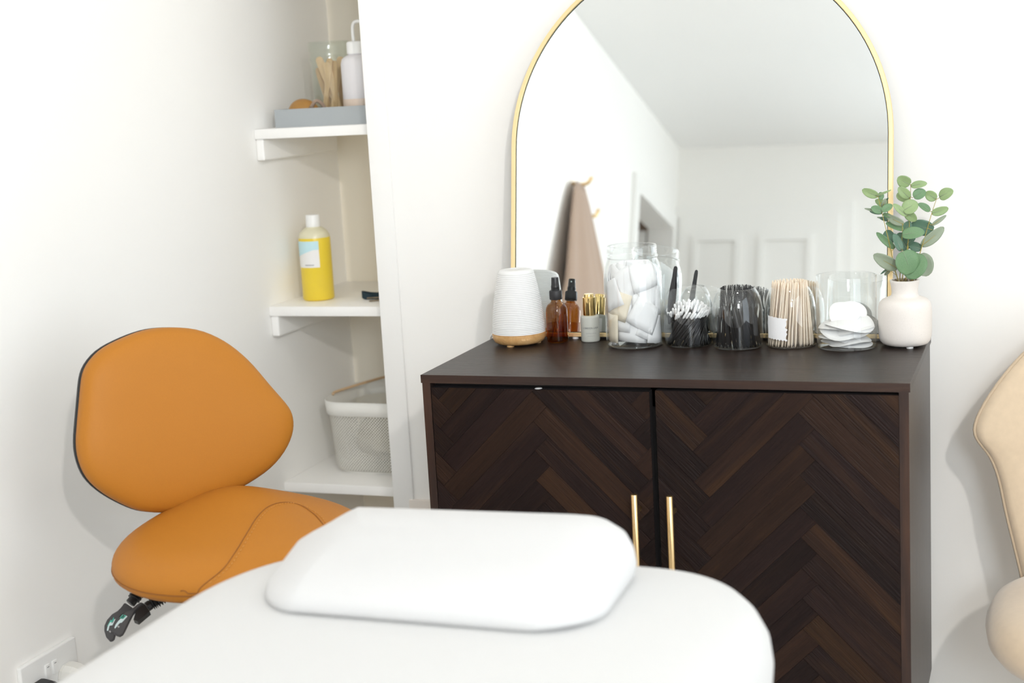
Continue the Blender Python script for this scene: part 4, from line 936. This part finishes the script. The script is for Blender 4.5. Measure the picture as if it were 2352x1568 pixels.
# saddle seat
SA, SB = 0.200, 0.180; ZR = T-0.203
def sz(u, d):                                            # u: -1..1 across, d: -1 (back) .. 1 (front), on the unit disc
    rho = min(1, math.hypot(u, d)); dome = (1-rho**4)**0.5
    ridge = 0.024*math.exp(-((u-0.10)/0.42)**2)*math.exp(-((d+0.35)/0.75)**2)
    return 0.046*dome-0.004*u*u+0.010*(-d)*(1-0.3*rho)+ridge*min(1, dome*1.3)
def s3(u, d, dz=0.0): return Vector((SC.x, SC.y, ZR))+bex*(u*SA)+fwd*(d*SB)+Vector((0, 0, sz(u, d)+dz))
V, F = [], []; NR, NA = 22, 72
for i in range(NR+1):
    rho = math.sin(PI/2*i/NR)
    for k in range(NA): a = 2*PI*k/NA; V.append(s3(rho*math.cos(a), rho*math.sin(a)))
for i in range(NR):
    for k in range(NA): F.append((i*NA+k, i*NA+(k+1) % NA, (i+1)*NA+(k+1) % NA, (i+1)*NA+k))
b0 = len(V)
for s, dz in ((0.995, -0.010), (0.95, -0.018), (0.6, -0.026), (0.0001, -0.026)):
    for k in range(NA): a = 2*PI*k/NA; u, d = math.cos(a), math.sin(a); V.append(Vector((SC.x, SC.y, ZR+sz(u, d)*(1 if s > 0.9 else 0.3)+dz))+bex*(u*SA*s)+fwd*(d*SB*s))
for i in range(-1, 3):
    A0 = NR*NA if i < 0 else b0+i*NA; B0 = b0+(i+1)*NA
    for k in range(NA): F.append((A0+k, A0+(k+1) % NA, B0+(k+1) % NA, B0+k))
seat = mk('seat', V, F, M['leather'], st, True)
rim = [s3(math.cos(2*PI*k/120), math.sin(2*PI*k/120), -0.004) for k in range(120)]
tube('rim_seam', rim, 0.0010, M['seam'], seat, 6, True)
SEAM = [(620, 1312), (700, 1285), (800, 1200), (860, 1120), (915, 1030), (960, 958), (1015, 908), (1085, 890), (1150, 900), (1215, 940), (1260, 990)]
def on_seat(x, y):
    d = CF+(x-1176)/FPX*CR-(y-784)/FPX*CU; best = None
    for k in range(900):
        p_ = CAM+d*(1.6+k*0.0012); q_ = p_-SC; u, w_ = (q_.x*bex.x+q_.y*bex.y)/SA, (q_.x*fwd.x+q_.y*fwd.y)/SB
        if u*u+w_*w_ < 1.0 and p_.z <= ZR+sz(u, w_): return Vector((u, w_))
    return None
sp_ = [q for q in (on_seat(100+x*0.5102, 700+y*0.5102) for x, y in SEAM) if q is not None]
if len(sp_) > 3:
    line = spline([(q.x, q.y, 0) for q in sp_], 10)
    tube('panel_seam', [s3(q.x, q.y, 0.0004) for q in line], 0.0009, M['seam'], seat, 6)
    dense = spline([(q.x+0.028, q.y+0.02, 0) for q in sp_], 22); V, F = [], []
    for k in range(0, len(dense)-3, 4):
        if dense[k].x**2+dense[k].y**2 > 0.98: continue
        v, f = tubegeo([s3(dense[k].x, dense[k].y, 0.0006), s3(dense[k+2].x, dense[k+2].y, 0.0006)], 0.0009, 5); F += [tuple(z+len(V) for z in ff) for ff in f]; V += v
    tag(mk('stitching', V, F, M['stitch'], seat), kind='stuff')
cz = ZR-0.03
lathe('seat_plate', [(0, 0), (0.11, 0), (0.11, 0.014), (0, 0.014)], (SC.x, SC.y, cz-0.012), M['black'], st, 32)
lathe('gas_lift', [(0, 0.10), (0.025, 0.10), (0.025, 0.32), (0.014, 0.322), (0.014, cz-0.01), (0, cz-0.01)], (SC.x, SC.y, 0), M['black'], st, 24)
bk = BQ-bn*0.055; tube('back_bar', spline([(SC.x, SC.y, cz-0.008), (SC.x-fwd.x*0.15, SC.y-fwd.y*0.15, cz-0.008), (bk.x-fwd.x*0.035, bk.y-fwd.y*0.035, cz+0.06), (bk.x-bn.x*0.01, bk.y-bn.y*0.01, bk.z-0.02)], 8), 0.012, M['black'], st, 10, flat=0.6)
for k in range(5):
    a = 2*PI*k/5+0.3; e_ = Vector((math.cos(a), math.sin(a), 0)); c0 = Vector((SC.x, SC.y, 0.10))
    tube('base_arm', [c0+e_*0.02, c0+e_*0.13+Vector((0, 0, -0.012)), c0+e_*0.225+Vector((0, 0, -0.03))], [0.022, 0.018, 0.013], M['black'], st, 10, flat=0.7)
    w_ = c0+e_*0.222; s_ = Vector((-e_.y, e_.x, 0))
    V, F = [], []
    for i, (off, r_) in enumerate(((-0.016, 0.020), (-0.013, 0.026), (0.013, 0.026), (0.016, 0.020))):
        for j in range(18): b = 2*PI*j/18; V.append(Vector((w_.x, w_.y, 0.0262))+s_*off+(e_*math.cos(b)+Vector((0, 0, 1))*math.sin(b))*r_)
    for i in range(3):
        for j in range(18): F.append((i*18+j, i*18+(j+1) % 18, i*18+18+(j+1) % 18, i*18+18+j))
    F += [tuple(range(17, -1, -1)), tuple(range(54, 72))]; mk('castor', V, F, M['blacksatin'], st)
    tube('castor_stem', [(w_.x, w_.y, 0.045), (w_.x, w_.y, 0.072)], 0.008, M['black'], st, 10)
# levers: ribbed bellows and printed paddles
lz = lambda x, y: (220+x*0.09564, 1340+y*0.09564)
LN = Vector((0.30, -0.62, 0.72)).normalized()
for k, (pad_, blk, bel, lq, icon, icon2, mark) in enumerate((
    ([(690, 450), (760, 490), (880, 570), (820, 640), (600, 760), (520, 900), (470, 1200), (440, 1310), (390, 1360), (330, 1360), (240, 1260), (200, 1120), (205, 1000), (270, 860), (390, 725), (520, 650), (600, 570)],
     [(760, 490), (885, 575), (700, 760), (620, 740)], [(830, 470), (905, 380), (960, 300), (1020, 230), (1080, 150)], (-0.322, -0.415, T-0.305),
     [(265, 1130), (300, 1130), (330, 1010), (400, 1000), (475, 850), (455, 850), (390, 960), (375, 870), (350, 900), (280, 1050)], [(275, 1020), (360, 870), (390, 900), (430, 800), (440, 870), (385, 930), (345, 925), (290, 1020)], [(318, 1150), (350, 1180), (365, 1150), (335, 1120)]),
    ([(1080, 435), (1170, 480), (1090, 520), (960, 640), (880, 740), (780, 940), (690, 1130), (640, 1210), (570, 1250), (500, 1230), (420, 1180), (385, 1100), (395, 1020), (480, 880), (600, 760), (720, 670), (900, 570), (980, 500)],
     [(1090, 500), (1170, 480), (1290, 650), (1000, 895), (900, 850), (960, 640)], [(1230, 560), (1330, 490), (1420, 440), (1500, 400), (1600, 330)], (-0.296, -0.432, T-0.290),
     [(455, 1080), (480, 1060), (560, 960), (590, 940), (620, 940), (760, 790), (740, 770), (640, 850), (620, 820), (540, 900), (480, 980), (450, 1050)], [(575, 830), (650, 740), (660, 750), (590, 830), (640, 810), (660, 850), (690, 790), (680, 750), (730, 770), (680, 830), (630, 850)], [(515, 1030), (550, 1060), (575, 1030), (540, 1010)]))):
    lq = Vector(lq); e1 = LN.cross(Vector((0, 0, 1))).normalized()*-1; e2 = LN.cross(e1); e2 = e2 if e2.z > 0 else -e2
    e1 = e2.cross(LN)
    def loc2(P): return [((px(*lz(*p_), lq, LN)-lq).dot(e1), (px(*lz(*p_), lq, LN)-lq).dot(e2)) for p_ in P]
    def ccw(P): return P if sum(P[i][0]*P[(i+1) % len(P)][1]-P[(i+1) % len(P)][0]*P[i][1] for i in range(len(P))) > 0 else P[::-1]
    pd = ccw(loc2(pad_)); lv = slab('lever_paddle', pd, lq, e1, e2, 0.006, M['paddle'], st, bevel=0.001)
    slab('paddle_block', ccw(loc2(blk)), lq-LN*0.0015, e1, e2, 0.012, M['black'], lv)
    slab('icon', ccw(loc2(icon)), lq+LN*0.0004, e1, e2, 0.0008, M['iconwhite'], lv)
    slab('icon', ccw(loc2(icon2)), lq+LN*0.0006, e1, e2, 0.0008, M['teal'], lv)
    slab('mark', ccw(loc2(mark)), lq+LN*0.0004, e1, e2, 0.0006, M['printlight'], lv)
    bp = [px(*lz(*p_), lq-LN*0.008, LN) for p_ in bel]; end = Vector((SC.x, SC.y, cz-0.004)); bp.append(bp[-1]+(bp[-1]-bp[0])*0.35); bp.append(bp[-1]*0.4+end*0.6)
    line = spline(bp, 12); tube('bellows', line, [0.0085+0.0022*math.sin(i*PI/3.2) if i > 9 else 0.0078 for i in range(len(line))], M['black'], st, 14)

# ------------------------------------------------------------------ treatment bed
BX0, BX1, BY0, BY1, BZ = 0.022, 0.722, -2.42, -0.565, T-0.100
bed = thing('treatment_bed', 'white covered treatment bed in the foreground', 'bed', (0.395, -1.5, 0))
def bloop(ins, z, n_=24):
    o = []; x0, x1, y0, y1 = BX0+ins, BX1-ins, BY0+ins, BY1-ins; ra, rb = 0.185-ins*0.8, 0.25-ins*0.8
    for cx, cy, a, rx, ry in ((x1-ra, y1-rb, 0, ra, rb), (x0+ra, y1-rb, PI/2, ra, rb), (x0+0.12, y0+0.12, PI, 0.12, 0.12), (x1-0.12, y0+0.12, 1.5*PI, 0.12, 0.12)):
        for k in range(n_+1):
            b = a+PI/2*k/n_; ca_, sa_ = math.cos(b), math.sin(b); e_ = 0.85
            wob = 0.0020*math.sin(b*7+cx*9) if z < BZ-0.02 else 0
            o.append((cx+rx*math.copysign(abs(ca_)**e_, ca_)+wob, cy+ry*math.copysign(abs(sa_)**e_, sa_)+wob, z))
    return o
prof = [(0.010, -0.135), (0.004, -0.128), (0.0, -0.10), (-0.003, -0.06), (0.000, -0.035), (0.006, -0.018), (0.016, -0.007), (0.032, -0.001), (0.07, 0.003), (0.12, 0.0045)]
loft('cover', [bloop(i, BZ+z) for i, z in prof], M['sheet'], bed, cap=True)
multibox('frame', [(BX0+0.05, BX1-0.05, BY0+0.08, BY1-0.12, BZ-0.175, BZ-0.135)], M['whiteplastic'], bed)
for lx in (BX0+0.12, BX1-0.12):
    for ly in (BY0+0.25, BY1-0.40): tube('leg', [(lx, ly, BZ-0.17), (lx, ly, 0)], 0.022, M['whiteplastic'], bed, 14)
# pillow on the bed
PZ = BZ+0.0042
def ploop(ins, z0, h):
    o = []; n_ = 20; c = [(0.165, -0.838), (0.545, -0.842), (0.560, -0.640), (0.120, -0.628)]; R_ = 0.055
    x0, x1, y0, y1 = 0.100+ins, 0.554-ins, -0.846+ins, -0.600-ins; r0 = max(0.012, 0.075-ins*0.7)
    for cx, cy, a in ((x1-r0, y1-r0, 0), (x0+r0, y1-r0, PI/2), (x0+r0, y0+r0, PI), (x1-r0, y0+r0, 1.5*PI)):
        for k in range(n_+1):
            b = a+PI/2*k/n_; x, y = cx+r0*math.cos(b), cy+r0*math.sin(b); g = (y+0.846)/0.246
            xs = x+(1-g)*(0.045*(0.34-x)/0.22 if x < 0.34 else 0)
            kx = min(1.0, max(0.0, (x-0.095)/0.13)); kx = 0.55+0.45*kx*kx*(3-2*kx)
            o.append((xs, y, z0+h*(0.62+0.48*g)*kx+0.0015*math.sin(x*40+y*31)))
    return o
pl = loft('pillow', [ploop(i, PZ, h) for i, h in ((0.012, 0.0), (0.003, 0.006), (0.0, 0.018), (0.002, 0.034), (0.008, 0.048), (0.020, 0.059), (0.040, 0.069), (0.075, 0.073), (0.11, 0.0735))], M['pillow'], None, cap=True, org=(0.34, -0.72, PZ))
tag(pl, 'flat white pillow lying at the head of the treatment bed', 'pillow')

# ------------------------------------------------------------------ beige velvet chair at the right edge
ch = thing('velvet_chair', 'beige velvet shell chair cut off by the right edge of the picture', 'chair', (1.115, 0.24, 0))
HC = Vector((1.118, 0.33, T))
OUTC = [(0.0, 0.05), (-0.06, 0.045), (-0.115, 0.022), (-0.165, -0.020), (-0.205, -0.068), (-0.232, -0.112), (-0.240, -0.140), (-0.233, -0.160), (-0.214, -0.186), (-0.200, -0.225), (-0.190, -0.275), (-0.178, -0.325), (-0.166, -0.375), (-0.155, -0.420), (-0.13, -0.455), (0.0, -0.46)]
OUTC = OUTC+[(-a, b) for a, b in OUTC[-2:0:-1]]
OC = smoothloop(OUTC, 3, 1); nc = len(OC); cc = Vector((0, -0.19))
def c3(p_, s, d):
    q_ = cc+(Vector(p_)-cc)*s; u, v = q_.x, q_.y; return HC+Vector((u, d-0.95*u*u+0.18*(v+0.2), v))
V, F = [], []; rings = [(0.0001, -0.018), (0.3, -0.018), (0.6, -0.017), (0.82, -0.014), (0.93, -0.009), (0.985, -0.002), (1.0, 0.008), (0.99, 0.018), (0.93, 0.026), (0.6, 0.030), (0.0001, 0.030)]
for s, d in rings: V += [c3(p_, s, d) for p_ in OC]
for i in range(len(rings)-1):
    for k in range(nc): j = (k+1) % nc; F.append((i*nc+k, i*nc+j, (i+1)*nc+j, (i+1)*nc+k))
mk('backrest', V, F, M['velvet'], ch, True)
tube('piping', [c3(p_, 1.0, 0.004) for p_ in OC], 0.003, M['velvetpipe'], ch, 6, True)
V, F = [], []; SQ = Vector((1.118, 0.13, T-0.415)); prf = [(0.0001, 0.048), (0.4, 0.048), (0.7, 0.045), (0.86, 0.038), (0.95, 0.026), (1.0, 0.004), (0.985, -0.018), (0.93, -0.034), (0.8, -0.045), (0.0001, -0.05)]
for s, d in prf:
    for k in range(64):
        b = 2*PI*k/64; ca_, sa_ = math.cos(b), math.sin(b); V.append(SQ+Vector((0.215*s*math.copysign(abs(ca_)**0.8, ca_), 0.215*s*math.copysign(abs(sa_)**0.8, sa_), d)))
for i in range(len(prf)-1):
    for k in range(64): F.append((i*64+k, i*64+(k+1) % 64, i*64+64+(k+1) % 64, i*64+64+k))
mk('seat', V, F, M['velvet'], ch, True)
for sx in (-1, 1):
    for sy in (-1, 1): tube('leg', [(1.118+sx*0.10, 0.13+sy*0.10, T-0.455), (1.118+sx*0.165, 0.13+sy*0.165, 0.0)], [0.014, 0.008], M['brass'], ch, 12)

# ------------------------------------------------------------------ robe on a hook, seen in the mirror
RY, RZ = -1.90, T+0.94
hk = thing('wall_hook', 'gold coat hook on the left wall holding the taupe robe', 'hook', (XL, RY, RZ))
lathe('plate', [(0, 0), (0.02, 0), (0.02, 0.004), (0, 0.004)], (XL+0.002, RY, RZ+0.0), M['brass'], hk, 20)
tube('hook_arm', spline([(XL, RY, RZ), (XL+0.05, RY, RZ), (XL+0.07, RY, RZ+0.025)], 6), 0.007, M['brass'], hk, 10)
tube('side_arm', spline([(XL, RY-0.12, RZ-0.07), (XL+0.04, RY-0.15, RZ-0.08), (XL+0.05, RY-0.17, RZ-0.05)], 6), 0.007, M['brass'], hk, 10)
V, F = [], []; na, nb = 56, 26
for b in range(nb+1):
    g = b/nb; z = RZ-0.005-1.12*g; hy = 0.055+0.24*min(1, (g*2.4))**0.8; hx_ = 0.014+0.034*min(1, g*3); yc = RY-0.05*min(1, g*3)
    for a in range(na):
        th = 2*PI*a/na; fold = 1+0.22*math.sin(5*th+0.6)*min(1, g*4)+0.12*math.sin(11*th+1.5)*min(1, g*4)
        V.append((XL+0.014+hx_+hx_*math.sin(th)*fold*0.75, yc+hy*math.cos(th)*(1+0.05*math.sin(3*th)), z))
for b in range(nb):
    for a in range(na): F.append((b*na+a, b*na+(a+1) % na, (b+1)*na+(a+1) % na, (b+1)*na+a))
F += [tuple(range(na-1, -1, -1)), tuple(range(nb*na, nb*na+na))]
tag(mk('hanging_robe', V, F, M['robe'], None, True, (XL+0.06, RY, RZ-1.1)), 'taupe robe hanging in folds on the left wall, reflected in the mirror', 'robe')
